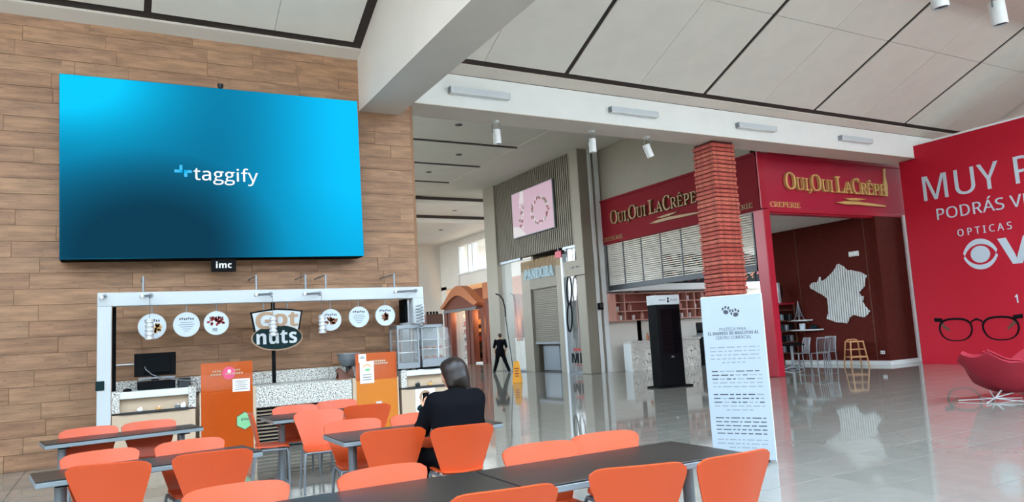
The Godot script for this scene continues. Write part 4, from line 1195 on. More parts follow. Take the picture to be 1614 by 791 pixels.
func woman() -> void:
	var t := thing("person", "seated woman in a black jacket with long dark brown hair, back towards us", "person", Vector3(2.62, 0, -5.86))
	# local axes: she faces -z
	var hip := Vector3(0, 0.54, 0.02); var waist := Vector3(0.01, 0.72, -0.02); var chest := Vector3(0.02, 0.93, -0.05); var neck := Vector3(0.03, 1.07, -0.09)
	var head := Vector3(0.045, 1.225, -0.155)
	var sl := Vector3(-0.175, 1.005, -0.07); var sr := Vector3(0.215, 1.01, -0.06)
	var el := Vector3(-0.255, 0.775, -0.20); var er := Vector3(0.265, 0.765, -0.16)
	var wl := Vector3(-0.15, 0.93, -0.37); var wr := Vector3(0.13, 0.785, -0.37)
	var kl := Vector3(-0.17, 0.50, -0.42); var kr := Vector3(0.19, 0.50, -0.42)
	var al := Vector3(-0.22, 0.09, -0.28); var ar := Vector3(0.26, 0.09, -0.20)
	var fl := Vector3(-0.24, 0.035, -0.42); var fr := Vector3(0.28, 0.035, -0.34)
	var flesh := [
		[hip + Vector3(-0.075, 0, 0), hip + Vector3(0.075, 0, 0), 0.13, 0.13], [hip, waist, 0.125, 0.105], [waist, chest, 0.105, 0.125], [chest + Vector3(-0.07, 0.02, 0), chest + Vector3(0.07, 0.02, 0), 0.115, 0.115],
		[chest, neck, 0.11, 0.055], [neck, head + Vector3(0, -0.06, 0.0), 0.05, 0.052],
		[sl, el, 0.052, 0.042], [el, wl, 0.041, 0.028], [sr, er, 0.052, 0.042], [er, wr, 0.041, 0.028],
		[hip + Vector3(-0.09, 0, 0), kl, 0.095, 0.062], [hip + Vector3(0.09, 0, 0), kr, 0.095, 0.062], [kl, al, 0.056, 0.036], [kr, ar, 0.056, 0.036], [al, fl, 0.036, 0.026], [ar, fr, 0.036, 0.026],
	]
	var turn := Basis(Vector3.UP, 0.45) * Basis(Vector3.RIGHT, -0.28)
	var face := []
	for q in [[Vector3(0, 0.03, 0.01), Vector3(0, 0.02, -0.03), 0.082, 0.078], [Vector3(0, -0.03, -0.03), Vector3(0, -0.075, -0.055), 0.062, 0.042], [Vector3(0, 0.0, -0.105), Vector3(0, -0.03, -0.122), 0.009, 0.013], [Vector3(-0.04, -0.02, -0.07), Vector3(0.04, -0.02, -0.07), 0.03, 0.03], [Vector3(-0.018, -0.062, -0.096), Vector3(0.018, -0.062, -0.096), 0.008, 0.008], [Vector3(-0.079, -0.005, 0.005), Vector3(-0.084, -0.035, 0.0), 0.016, 0.011], [Vector3(0.079, -0.005, 0.005), Vector3(0.084, -0.035, 0.0), 0.016, 0.011], [Vector3(0, -0.05, 0.02), Vector3(0, -0.15, 0.03), 0.052, 0.054]]:
		face.append([head + turn * q[0], head + turn * q[1], q[2], q[3]])
	var st := SurfaceTool.new()
	st.append_from(body(flesh, 0.014, 0.05), 0, Transform3D())
	st.append_from(body(face, 0.005, 0.022), 0, Transform3D())
	st.append_from(body(hand(wl, Vector3(0.35, 0.9, 0.1), Vector3(0.6, 0, -0.6), 1.0, 1.1, 0.92), 0.0035, 0.008), 0, Transform3D())
	st.append_from(body(hand(wr, Vector3(-0.3, -0.12, -1), Vector3(0, -1, 0), -1.0, 0.5, 0.92), 0.0035, 0.008), 0, Transform3D())
	obj("body", st.commit(), M.skin, t)
	var eyes := MB.new()
	for s in [-1.0, 1.0]: eyes.lathe([Vector2(0, -0.012), Vector2(0.009, -0.008), Vector2(0.012, 0), Vector2(0.009, 0.008), Vector2(0, 0.012)], 10, head + turn * Vector3(s * 0.031, 0.008, -0.094), turn)
	obj("eyes", eyes, M.white, t)
	# jacket: hull of torso and arms, a little fuller than the body, with shoulder seams and collar
	var jk := [
		[hip + Vector3(-0.09, 0.02, 0.0), hip + Vector3(0.09, 0.02, 0.0), 0.142, 0.142], [hip + Vector3(-0.07, 0.04, 0), chest + Vector3(-0.1, 0, 0), 0.145, 0.138], [hip + Vector3(0.07, 0.04, 0), chest + Vector3(0.1, 0, 0), 0.145, 0.138], [hip + Vector3(0, 0.05, 0.0), chest, 0.142, 0.14],
		[chest + Vector3(-0.09, 0.0, 0), chest + Vector3(0.10, 0.0, 0), 0.14, 0.14], [chest + Vector3(0, 0.02, 0.005), neck + Vector3(0, -0.01, 0.01), 0.138, 0.074],
		[chest + Vector3(-0.03, 0.09, 0), sl + Vector3(0.01, 0, 0), 0.075, 0.078], [chest + Vector3(0.03, 0.09, 0), sr + Vector3(-0.01, 0, 0), 0.075, 0.078],
		[sl, el, 0.076, 0.062], [el, el.lerp(wl, 0.9), 0.06, 0.045], [sr, er, 0.076, 0.062], [er, er.lerp(wr, 0.9), 0.06, 0.045],
	]
	obj("jacket", body(jk, 0.012, 0.045), M.jacket, t)
	var tr := [[hip + Vector3(-0.09, -0.01, 0), kl, 0.112, 0.076], [hip + Vector3(0.09, -0.01, 0), kr, 0.112, 0.076], [kl, al + Vector3(0, 0.04, 0), 0.076, 0.068], [kr, ar + Vector3(0, 0.04, 0), 0.076, 0.068], [hip + Vector3(-0.07, -0.01, 0), hip + Vector3(0.07, -0.01, 0), 0.128, 0.128]]
	obj("trousers", body(tr, 0.014, 0.04), M.trousers, t)
	for f in [[al, fl], [ar, fr]]:
		obj("shoe", body([[f[0] + Vector3(0, -0.045, 0.02), f[1], 0.042, 0.034], [f[0], f[0] + Vector3(0, -0.04, 0), 0.045, 0.045]], 0.008, 0.03, 0.003), M.shoe, t)
	# hair: full cap with a long fall behind the neck
	var hr := []
	for q in [[Vector3(0, 0.045, 0.02), Vector3(0, 0.03, 0.04), 0.103, 0.106], [Vector3(0, 0.04, 0.03), Vector3(0, -0.06, 0.05), 0.106, 0.098], [Vector3(-0.045, 0.02, 0.015), Vector3(-0.065, -0.09, 0.02), 0.066, 0.052], [Vector3(0.045, 0.02, 0.015), Vector3(0.07, -0.12, 0.03), 0.068, 0.052], [Vector3(0.0, -0.05, 0.05), Vector3(0.03, -0.15, 0.055), 0.095, 0.062], [Vector3(0.05, -0.06, 0.04), Vector3(0.075, -0.17, 0.045), 0.062, 0.034], [Vector3(-0.03, 0.085, -0.03), Vector3(0.03, 0.085, -0.03), 0.05, 0.05]]:
		hr.append([head + turn * q[0], head + turn * q[1], q[2], q[3]])
	obj("hair", body(hr, 0.006, 0.025), M.hair, t)
	var ph := thing("phone", "small dark phone held up in the sitting woman's left hand", "phone", Vector3(2.62 - 0.12, 1.0, -5.86 - 0.405), 0.3)
	obj("case", one(Vector3.ZERO, Vector3(0.07, 0.14, 0.009), 0.004), M.black_gloss, ph)
	obj("screen", one(Vector3(0, 0, 0.0055), Vector3(0.06, 0.125, 0.002)), M.black, ph)

func walker() -> void:
	# a man in dark clothes striding along the corridor, seen from behind, in three-quarter view
	var t := thing("person", "distant man in black shirt and dark trousers walking along the corridor", "person", Vector3(14.2, 0, -27.1), -0.45)
	var hip := Vector3(0, 0.86, 0); var chest := Vector3(0.02, 1.2, -0.02); var neck := Vector3(0.02, 1.38, -0.03); var head := Vector3(0.03, 1.5, -0.05)
	var sl := Vector3(-0.17, 1.31, -0.02); var sr := Vector3(0.21, 1.31, -0.02)
	var el := Vector3(-0.24, 1.06, -0.02); var er := Vector3(0.27, 1.06, 0.04); var wl := Vector3(-0.22, 0.82, -0.12); var wr := Vector3(0.24, 0.85, -0.1)
	var kl := Vector3(-0.15, 0.47, -0.08); var kr := Vector3(0.19, 0.48, -0.02); var al := Vector3(-0.27, 0.09, 0.02); var ar := Vector3(0.33, 0.09, 0.12)
	var fl := Vector3(-0.31, 0.035, -0.12); var fr := Vector3(0.36, 0.035, -0.02)
	var flesh := [[hip + Vector3(-0.06, 0, 0), hip + Vector3(0.06, 0, 0), 0.12, 0.12], [hip, chest, 0.12, 0.125], [chest + Vector3(-0.07, 0.03, 0), chest + Vector3(0.07, 0.03, 0), 0.105, 0.105], [chest, neck, 0.1, 0.055], [neck, head, 0.05, 0.06],
		[head + Vector3(0, 0.01, 0.01), head + Vector3(0, 0.025, -0.02), 0.085, 0.08], [head + Vector3(0, -0.04, -0.04), head + Vector3(0, -0.075, -0.06), 0.055, 0.04], [head + Vector3(0, -0.005, -0.1), head + Vector3(0, -0.03, -0.112), 0.01, 0.014],
		[sl, el, 0.05, 0.042], [el, wl, 0.04, 0.028], [sr, er, 0.05, 0.042], [er, wr, 0.04, 0.028], [hip + Vector3(-0.08, 0, 0), kl, 0.09, 0.06], [hip + Vector3(0.08, 0, 0), kr, 0.09, 0.06], [kl, al, 0.055, 0.038], [kr, ar, 0.055, 0.038], [al, fl, 0.038, 0.028], [ar, fr, 0.038, 0.028]]
	var st := SurfaceTool.new()
	st.append_from(body(flesh, 0.016, 0.045), 0, Transform3D())
	st.append_from(body(hand(wl, Vector3(0.05, -1, -0.15), Vector3(1, 0, 0), 1.0, 0.5), 0.005, 0.008), 0, Transform3D())
	st.append_from(body(hand(wr, Vector3(-0.05, -1, -0.15), Vector3(-1, 0, 0), -1.0, 0.5), 0.005, 0.008), 0, Transform3D())
	obj("body", st.commit(), M.skin, t)
	obj("shirt", body([[hip + Vector3(-0.07, 0.04, 0), hip + Vector3(0.07, 0.04, 0), 0.128, 0.128], [hip + Vector3(0, 0.08, 0), chest, 0.135, 0.145], [chest + Vector3(-0.07, 0.04, 0), chest + Vector3(0.08, 0.04, 0), 0.12, 0.12], [chest, neck + Vector3(0, -0.03, 0), 0.11, 0.07], [sl, el, 0.066, 0.056], [sr, er, 0.066, 0.056]], 0.015, 0.04), M.jacket, t)
	obj("trousers", body([[hip + Vector3(-0.06, 0, 0), hip + Vector3(0.06, 0, 0), 0.142, 0.142], [hip + Vector3(0, 0.04, 0), hip + Vector3(0, -0.08, 0), 0.14, 0.13], [hip + Vector3(-0.08, -0.02, 0), kl, 0.11, 0.078], [hip + Vector3(0.08, -0.02, 0), kr, 0.11, 0.078], [kl, al, 0.078, 0.066], [kr, ar, 0.078, 0.066]], 0.015, 0.04), M.trousers, t)
	for f in [[al, fl], [ar, fr]]:
		obj("shoe", body([[f[0] + Vector3(0, -0.045, 0.02), f[1], 0.045, 0.036], [f[0], f[0] + Vector3(0, -0.04, 0), 0.048, 0.048]], 0.01, 0.03, 0.003), M.shoe, t)
	obj("hair", body([[head + Vector3(0, 0.035, 0.025), head + Vector3(0, 0.045, -0.02), 0.088, 0.08], [head + Vector3(0, 0.0, 0.04), head + Vector3(0, -0.03, 0.045), 0.07, 0.055]], 0.012, 0.02), M.short_hair, t)
	var bag := thing("mop_pole", "thin dark bent pole leaning on the pier behind the walking man", "pole", Vector3(14.66, 0, -27.3))
	obj("pole", bar(Vector3(0.1, 0.01, 0.25), Vector3(0.05, 2.3, -0.1), 0.016), M.black, bag)
	var b := MB.new(); b.path([Vector3(0.05, 2.3, -0.1), Vector3(0.06, 2.7, -0.12), Vector3(0.02, 3.05, -0.2), Vector3(-0.02, 3.25, -0.4), Vector3(-0.04, 3.33, -0.7)], 0.03)
	obj("bent_top", b, M.black, bag)

# ------------------------------------------------------------------ notices in the hall
func pet_sign() -> void:
	# board frame: local x along the board, z out of its face; rests on the floor
	var rt := Vector3(0.34, 0, 0.6).normalized()
	var t := thing("pet_notice", "tall pale pet policy notice board with two paw prints, standing on the floor", "sign")
	t.transform = Transform3D(Basis(rt, Vector3.UP, rt.cross(Vector3.UP)), Vector3(6.19, 0, -6.09))
	var W := 0.69
	obj("board", span(Vector3(-W / 2, 0.02, -0.024), Vector3(W / 2, 1.85, 0.0), 0.004), M.notice_board, t)
	obj("rim", span(Vector3(-W / 2 - 0.004, 0.0, -0.034), Vector3(W / 2 + 0.004, 1.854, -0.025), 0.003), M.off_white, t)
	obj("foot", one(Vector3(W / 2 - 0.1, 0.018, 0.0), Vector3(0.06, 0.034, 0.5), 0.008), M.black, t)
	obj("foot", one(Vector3(-W / 2 + 0.1, 0.018, 0.0), Vector3(0.06, 0.034, 0.5), 0.008), M.black, t)
	var paw := MB.new()
	for s in [[-0.06, 1.665, 0.30], [0.05, 1.63, -0.30]]:
		var o := Vector2(s[0], s[1])
		var tilt: float = s[2]
		for q in [[-0.042, 0.027, 0.011, 0.017], [-0.016, 0.052, 0.011, 0.019], [0.017, 0.052, 0.011, 0.019], [0.042, 0.027, 0.011, 0.017], [0.0, 0.0, 0.03, 0.024]]:
			var pts := PackedVector2Array()
			for p in arc(q[0], q[1], q[2], q[3], 0, 340, 14): pts.append(o + Vector2(p).rotated(-tilt))
			paw.prism(pts, 0.0, 0.002)
	obj("paw_prints", paw, M.text_grey, t)
	text(t, "print", "POLÍTICA PARA", "plain", 0.30, 0.043, 0.0015, M.text_grey, Transform3D(Basis(), Vector3(0.0, 1.475, 0)))
	text(t, "print", "EL INGRESO DE MASCOTAS AL", "bold", 0.57, 0.036, 0.0015, M.text_grey, Transform3D(Basis(), Vector3(0.0, 1.425, 0)))
	text(t, "print", "CENTRO COMERCIAL", "plain", 0.40, 0.036, 0.0015, M.text_grey, Transform3D(Basis(), Vector3(0.0, 1.375, 0)))
	# small paragraphs too fine to read: rows of word-long strokes
	var pale := MB.new(); var dark := MB.new()
	var paras := [[1.265, 5, 0.3, 0], [0.995, 5, 0.55, 1], [0.735, 5, 0.3, 1], [0.475, 5, 0.55, 2], [0.235, 3, 0.3, 0]]
	for p in paras:
		for r in p[1]:
			var y: float = p[0] - r * 0.043
			var full: float = 0.56 if r < p[1] - 1 else p[2]
			var x := -full / 2
			while x < full / 2 - 0.02:
				var w := minf(rng.randf_range(0.025, 0.10), full / 2 - x)
				var b := dark if (p[3] == 2 or (p[3] == 1 and r < 3 and rng.randf() < 0.7)) else pale
				b.box(Vector3(x + w / 2, y, 0.0008), Vector3(w, 0.0115, 0.0014))
				x += w + 0.02
	obj("print", pale, M.text_pale, t)
	obj("print", dark, M.text_grey, t)

func totem() -> void:
	var t := thing("information_totem", "tall black information totem with a dark screen and white header", "kiosk", Vector3(12.45, 0, -14.55), 0.0)
	t.rotation.y = 0.02
	obj("base_plate", one(Vector3(0, 0.02, 0), Vector3(1.0, 0.04, 0.62), 0.008), M.black, t)
	var hg := obj("housing", span(Vector3(-0.39, 0.04, -0.2), Vector3(0.39, 2.08, 0.16), 0.01), M.black, t)
	var hd := obj("header", span(Vector3(-0.395, 2.085, -0.205), Vector3(0.395, 2.33, 0.165), 0.008), M.white_gloss, t)
	obj("display", span(Vector3(-0.29, 0.82, 0.16), Vector3(0.32, 1.98, 0.166), 0.002), M.black_gloss, hg)
	obj("badge", span(Vector3(-0.02, 0.74, 0.16), Vector3(0.06, 0.78, 0.168), 0.002), M.steel, hg)
	text(hd, "lettering", "MULTI", "plain", 0.2, 0.045, 0.003, M.text_grey, Transform3D(Basis(), Vector3(-0.19, 2.2, 0.165)))
	text(hd, "lettering", "PLAZA", "plain", 0.24, 0.045, 0.003, M.text_grey, Transform3D(Basis(), Vector3(0.2, 2.2, 0.165)))
	var e := MB.new()
	e.box(Vector3(0.0, 2.235, 0.167), Vector3(0.055, 0.05, 0.004)); e.box(Vector3(0.0, 2.165, 0.167), Vector3(0.055, 0.06, 0.004))
	obj("emblem", e, M.black, hd)

func lounge_chair() -> void:
	var t := thing("lounge_chair", "low red scoop lounge chair on a white star base before the hoarding", "chair", Vector3(12.85, 0, -6.95), 0.0)
	var f := func(u: float, v: float) -> Vector3:
		# u runs from the raised left tip through the seat to the right wing, v across
		var x := lerpf(-0.42, 1.6, u)
		var w := (v - 0.5) * 2.0
		var y := 0.13 + 0.64 * pow(maxf(0.0, 0.45 - x) / 0.87, 1.6)
		if x > 0.7: y = 0.13 + 0.5 * pow((x - 0.7) / 0.9, 2.0)
		var half := 0.48 * sqrt(maxf(0.02, 1.0 - pow(absf(u - 0.5) * 2.0, 3.0) * 0.86))
		var lift := w * w * (0.06 + 0.24 * exp(-pow((u - 0.24) / 0.12, 2.0)) + 0.12 * u)
		return Vector3(x + 0.04 * w, y + lift, w * half)
	var b := MB.new(); b.shell(28, 14, f, 0.075)
	obj("shell", b, M.red_fabric, t)
	for k in 2:
		var pts := []
		for i in 29:
			var p: Vector3 = f.call(i / 28.0, 0.985 - k * 0.10)
			pts.append(p + Vector3(0, 0.035 - k * 0.0, 0.012 - k * 0.03))
		b = MB.new(); b.path(pts, 0.016, 8); obj("piping", b, M.red_fabric, t)
	var c := func(u: float, v: float) -> Vector3:
		var x := lerpf(0.45, 1.45, u); var w := (v - 0.5) * 2.0
		return Vector3(x, 0.30 + 0.42 * pow(maxf(0.0, x - 0.6) / 0.9, 1.6) + 0.05 * sin(u * PI) * (1 - w * w) + 0.05 * w * w, w * 0.30 * sqrt(maxf(0.05, 1.0 - pow(absf(u - 0.5) * 2.0, 4.0))) + 0.02)
	b = MB.new(); b.shell(16, 12, c, 0.06); obj("cushion", b, M.red_fabric, t)
	obj("column", bar(Vector3(0.0, 0.03, 0), Vector3(0.3, 0.19, 0), 0.014, 14), M.white_gloss, t)
	for k in 5:
		var a := TAU * k / 5 + 0.35
		var d := Vector3(cos(a), 0, sin(a))
		b = MB.new(); b.ends(Vector3(0, 0.045, 0), d * 0.52 + Vector3(0, 0.018, 0), Vector3(0.016, 0.014, 0), 0.003)
		obj("base_arm", b, M.white_gloss, t)
	for s in [-1.0, 1.0]: obj("strut", bar(Vector3(0, 0.05, 0), Vector3(0.45 + s * 0.25, 0.15, s * 0.16), 0.011), M.white_gloss, t)

# ------------------------------------------------------------------ the creperie
func crepe_name(parent: Node, m: Material, w: float, xf: Transform3D) -> void:
	var o := obj("lettering", small_caps([["O", 1.25], ["UI,", 0.92], ["O", 1.25], ["UI", 0.92], [" L", 1.25], ["A", 0.92], ["C", 1.25], ["RÊPE", 0.92]], 0.09, w), m, parent)
	o.transform = xf
	var b := MB.new()
	b.prism(PackedVector2Array([Vector2(-0.12, -0.30), Vector2(0.3, -0.24), Vector2(0.9, -0.235), Vector2(1.6, -0.27), Vector2(2.2, -0.31), Vector2(2.2, -0.35), Vector2(1.5, -0.345), Vector2(0.8, -0.33), Vector2(0.3, -0.335)]), 0.0, 0.06)
	b.prism(PackedVector2Array([Vector2(0.25, -0.16), Vector2(0.8, -0.125), Vector2(1.3, -0.14), Vector2(0.9, -0.20), Vector2(0.5, -0.205)]), 0.0, 0.06)
	obj("flourish", b, m, parent).transform = xf

func crepe_signs() -> void:
	var t := thing("shop_sign", "red creperie fascia with gold letters facing the hall, above the seating", "sign", Vector3(15.74, 4.57, -14.0))
	obj("fascia", span(Vector3(0.0, 0, -0.02), Vector3(6.4, 1.62, 0.0), 0.006), M.red_sign, t)
	obj("frame", span(Vector3(-0.02, -0.03, -0.02), Vector3(6.4, 0.06, 0.03), 0.006), M.red_paint, t)
	obj("frame", span(Vector3(-0.02, 1.57, -0.02), Vector3(6.4, 1.66, 0.04), 0.006), M.red_paint, t)
	obj("frame", span(Vector3(-0.02, 0.0, -0.02), Vector3(0.2, 1.6, 0.03), 0.006), M.red_paint, t)
	crepe_name(t, M.gold, 4.5, Transform3D(Basis(), Vector3(3.2, 0.62, 0.02)))
	text(t, "subtitle", "CREPERIE", "serif", 1.22, 0.15, 0.02, M.gold, Transform3D(Basis(), Vector3(0.95, 0.185, 0.0)))
	# gold chef-like figure shape at the right end, kept plain
	var b := MB.new()
	b.prism(PackedVector2Array([Vector2(5.48, 0.62), Vector2(5.62, 0.62), Vector2(5.66, 0.95), Vector2(5.6, 1.3), Vector2(5.64, 1.5), Vector2(5.54, 1.5), Vector2(5.52, 1.2), Vector2(5.46, 0.9)]), 0.0, 0.05)
	obj("figure", b, M.gold, t)
	var l := thing("shop_sign", "creperie fascia along the corridor, its red and gold darkened as if shaded", "sign")
	l.transform = Transform3D(Basis(Vector3.BACK, Vector3.UP, Vector3.LEFT), Vector3(15.73, 4.57, -21.65))
	obj("fascia", span(Vector3(0.0, 0.03, -0.02), Vector3(7.6, 1.62, 0.0), 0.006), M.red_sign_shaded, l)
	obj("frame", span(Vector3(0, 1.57, -0.02), Vector3(7.6, 1.66, 0.03), 0.006), M.red_sign_shaded, l)
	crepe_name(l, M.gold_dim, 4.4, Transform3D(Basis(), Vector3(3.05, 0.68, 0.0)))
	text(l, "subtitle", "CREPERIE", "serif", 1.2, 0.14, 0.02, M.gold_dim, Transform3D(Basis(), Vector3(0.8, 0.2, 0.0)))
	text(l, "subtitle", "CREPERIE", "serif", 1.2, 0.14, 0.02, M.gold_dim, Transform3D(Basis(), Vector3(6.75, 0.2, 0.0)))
	# roller grille half down
	var g := thing("roller_grille", "half lowered grey slatted roller grille of the creperie", "roller grille")
	g.transform = Transform3D(Basis(Vector3.BACK, Vector3.UP, Vector3.LEFT), Vector3(15.86, 0, -21.45))
	var tilt := func(x: float) -> float: return 2.95 + 0.02 * x
	var sl := MB.new()
	for k in 22:
		var y := 3.12 + k * 0.069
		sl.box(Vector3(3.5, y, 0), Vector3(7.0, 0.036, 0.012), 0.003)
	var so := obj("slats", sl, M.corridor_paint, g); so.set_meta("kind", "stuff")
	for x in [0.02, 1.0, 2.0, 3.0, 4.0, 5.0, 6.0, 6.98]:
		obj("guide", span(Vector3(x - 0.025, 3.05, -0.02), Vector3(x + 0.025, 4.58, 0.02), 0.003), M.dark_metal, g)
	obj("bottom_bar", span(Vector3(0, 2.92, -0.04), Vector3(7.0, 3.1, 0.04), 0.008), M.dark_metal, g)

func crepe_things() -> void:
	# kitchen at the back: menu boards, bulkhead, pink shelving, marble counter
	var bz := -21.3
	var bh := struct("trim_15", span(Vector3(15.9, 3.12, bz - 0.4), Vector3(24, 4.6, bz)), M.off_white)
	struct("trim_16", span(Vector3(15.9, 2.88, bz - 0.4), Vector3(24, 3.12, bz + 0.25), 0.01), M.white)
	for r in 2:
		for k in 6:
			var x := 18.75 + k * 0.98
			var y: float = [4.02, 3.38][r]
			var lb := "dark menu board with red dish pictures, %s row, %s" % [["upper", "lower"][r], ["left of the brick pier", "at the pier's left edge", "middle one", "behind the pier", "between pier and red post", "last before red post"][k]]
			var t := thing("menu_board", lb, "menu board", Vector3(x, y, bz + 0.03), 0, "menu boards over the creperie counter")
			obj("panel", one(Vector3.ZERO, Vector3(0.94, 0.5, 0.04), 0.004), M.black, t)
			var b := MB.new()
			for q in 9:
				var c := Vector3(rng.randf_range(-0.38, 0.38), rng.randf_range(-0.16, 0.16), 0.022)
				b.box(c, Vector3(rng.randf_range(0.06, 0.16), rng.randf_range(0.03, 0.09), 0.006), 0.002, Basis(Vector3.BACK, rng.randf() * 1.0))
			obj("dish_pictures", b, [M.food_red, M.terracotta][(k + r) % 2], t)
			var p := MB.new()
			for q in 4: p.box(Vector3(0.2 - 0.1 * (q % 2), 0.19 - q * 0.03, 0.022), Vector3(0.2, 0.01, 0.003))
			obj("print", p, M.off_white, t)
	# two banks of open shelving
	for k in 2:
		var x0: float = [16.0, 19.0][k]
		var s := thing("wall_shelving", ["pink open wall shelving with cups, left of the black totem", "pink open wall shelving with jars, right of the black totem"][k], "shelving", Vector3(x0, 1.8, bz - 0.05))
		var w: float = [2.9, 2.6][k]
		obj("back", span(Vector3(0, 0, -0.36), Vector3(w, 1.0, -0.28)), M.pink_back, s)
		for y in [0.0, 0.33, 0.66, 0.98]: obj("shelf", span(Vector3(0, y, -0.28), Vector3(w, y + 0.035, 0.0), 0.004), M.pink_wood, s)
		for x in ([0.0, 0.42, 1.9, 2.86] if k == 0 else [0.0, 0.4, 0.8, 1.2, 1.7, 2.56]): obj("divider", span(Vector3(x, 0.03, -0.28), Vector3(x + 0.04, 0.99, 0.004), 0.004), M.pink_wood, s)
		if k == 0: obj("side", span(Vector3(-0.25, 0, -0.28), Vector3(-0.0, 1.0, 0.02), 0.004), M.pink_wood, s)
	var cup := MB.new(); cup.lathe([Vector2(0.0, 0), Vector2(0.05, 0), Vector2(0.06, 0.16), Vector2(0.05, 0.17), Vector2(0.0, 0.15)], 14)
	var jar := MB.new(); jar.lathe([Vector2(0.0, 0), Vector2(0.07, 0), Vector2(0.075, 0.18), Vector2(0.04, 0.24), Vector2(0.04, 0.29), Vector2(0, 0.29)], 14)
	var ware := [[16.2, 2.165, 0], [16.75, 2.165, 1], [16.18, 1.835, 1], [16.32, 1.835, 0], [16.9, 1.835, 0], [17.3, 1.835, 1], [19.2, 2.165, 1], [19.6, 2.495, 0], [19.95, 2.165, 0], [20.4, 2.495, 1], [19.25, 1.835, 0], [19.65, 1.835, 0], [20.45, 2.165, 1]]
	var wl := ["white cup on the middle shelf in the left corner compartment", "pale jar on the middle shelf left of the totem", "pale jar on the bottom shelf in the left corner compartment", "white cup on the bottom shelf beside the corner jar", "white cup on the bottom shelf of the wide compartment", "pale jar on the bottom shelf close to the totem", "pale jar on the middle shelf just right of the totem", "white cup on the top shelf right of the totem", "white cup on the middle shelf right of the totem", "pale jar on the top shelf near the pet notice", "white cup on the bottom shelf right of the totem", "second white cup on the bottom shelf right of the totem", "pale jar on the middle shelf near the pet notice"]
	var cm := cup.mesh(); var jm := jar.mesh()
	for k in ware.size():
		var o := obj("cup" if ware[k][2] == 0 else "jar", cm if ware[k][2] == 0 else jm, M.off_white if ware[k][2] == 0 else M.pink_wood)
		o.position = Vector3(ware[k][0], ware[k][1], bz - 0.2)
		tag(o, wl[k], "cup" if ware[k][2] == 0 else "jar", "crockery on the pink shelving")
	var c := thing("marble_counter", "grey veined marble serving counter at the back of the creperie", "counter", Vector3(16.1, 0, -20.7))
	obj("front", span(Vector3(0, 0, -0.06), Vector3(3.2, 1.0, 0.0), 0.004), M.marble, c)
	obj("top", span(Vector3(-0.03, 1.0, -0.55), Vector3(3.25, 1.06, 0.03), 0.006), M.marble, c)
	obj("body", span(Vector3(0.02, 0, -0.5), Vector3(3.18, 1.0, -0.06)), M.off_white, c)
	var c2 := thing("pastry_counter", "white topped counter behind the totem in the creperie", "counter", Vector3(19.5, 0, -20.6))
	obj("body", span(Vector3(0, 0, -0.6), Vector3(3.0, 1.05, 0.0), 0.006), M.dark_metal, c2)
	obj("top", span(Vector3(-0.03, 1.05, -0.63), Vector3(3.03, 1.12, 0.03), 0.008), M.white_gloss, c2)
	for k in 3:
		var m: Node3D = thing("coffee_machine", ["dark coffee machine on the counter left of the totem", "dark espresso machine on the white counter right of the totem", "dark grinder on the white counter beside the pet notice"][k], "coffee machine", Vector3([17.75, 19.85, 20.6][k], [1.06, 1.12, 1.12][k], -20.95))
		obj("housing", one(Vector3(0, 0.33, 0), Vector3(0.55, 0.3, 0.4), 0.02), M.dark_metal, m)
		obj("base", one(Vector3(0, 0.04, 0), Vector3(0.55, 0.08, 0.42), 0.01), M.steel, m)
		obj("back", one(Vector3(0, 0.12, -0.15), Vector3(0.5, 0.2, 0.1)), M.black, m)
		for s in [-0.12, 0.12]: obj("spout", bar(Vector3(s, 0.1, 0.12), Vector3(s, 0.2, 0.12), 0.02), M.chrome, m)
	for k in 3:
		var b2 := MB.new(); b2.lathe([Vector2(0, 0), Vector2(0.05, 0), Vector2(0.055, 0.14), Vector2(0.02, 0.2), Vector2(0.02, 0.26), Vector2(0, 0.26)], 12)
		var o := obj("bottle", b2, [M.terracotta, M.food_red, M.terracotta][k])
		o.position = Vector3(17.05 + k * 0.17, 1.06, -20.95)
		tag(o, ["reddish bottle on the marble counter, leftmost of three", "dark red bottle on the marble counter, middle of three", "reddish bottle on the marble counter, nearest the coffee machine"][k], "bottle", "bottles on the marble counter")
	# map on the red wall: a wooden cut-out of upright ribs
	var z := [[2.598, -16.321], [2.69, -16.2], [2.68, -16.0], [2.831, -15.93], [2.85, -15.86], [2.70, -15.84], [2.78, -15.65], [2.93, -15.43], [3.05, -15.3], [3.187, -15.2], [3.187, -15.13], [3.085, -14.965], [2.96, -14.87], [2.95, -14.72], [2.90, -14.58], [2.86, -14.42], [2.729, -14.211], [2.6, -14.29], [2.40, -14.33], [2.25, -14.52], [2.13, -14.50], [2.1, -14.397], [1.95, -14.44], [1.847, -14.406], [1.75, -14.33], [1.645, -14.24], [1.55, -14.32], [1.46, -14.454], [1.50, -14.62], [1.56, -14.8], [1.47, -14.97], [1.30, -15.05], [1.33, -15.2], [1.35, -15.45], [1.42, -15.62], [1.48, -15.80], [1.6, -15.74], [1.85, -15.68], [2.13, -15.70], [2.25, -15.85], [2.36, -16.05], [2.46, -16.2], [2.5, -16.3]]
	var poly := PackedVector2Array()
	for p in z: poly.append(Vector2(p[1] * 1.015 + 15.3 * 1.015, 1.55 + (p[0] - 1.55) * 1.015))
	var t := thing("wall_map", "pale ribbed wooden map of France mounted on the dark red wall", "wall map")
	t.transform = Transform3D(Basis(Vector3.BACK, Vector3.UP, Vector3.LEFT), Vector3(20.59, 0, -15.3 * 1.015))
	var bk := MB.new(); bk.prism(poly, 0.0, 0.02); obj("backing", bk, M.dark_red_wood, t)
	var rib := MB.new()
	var x := -1.2
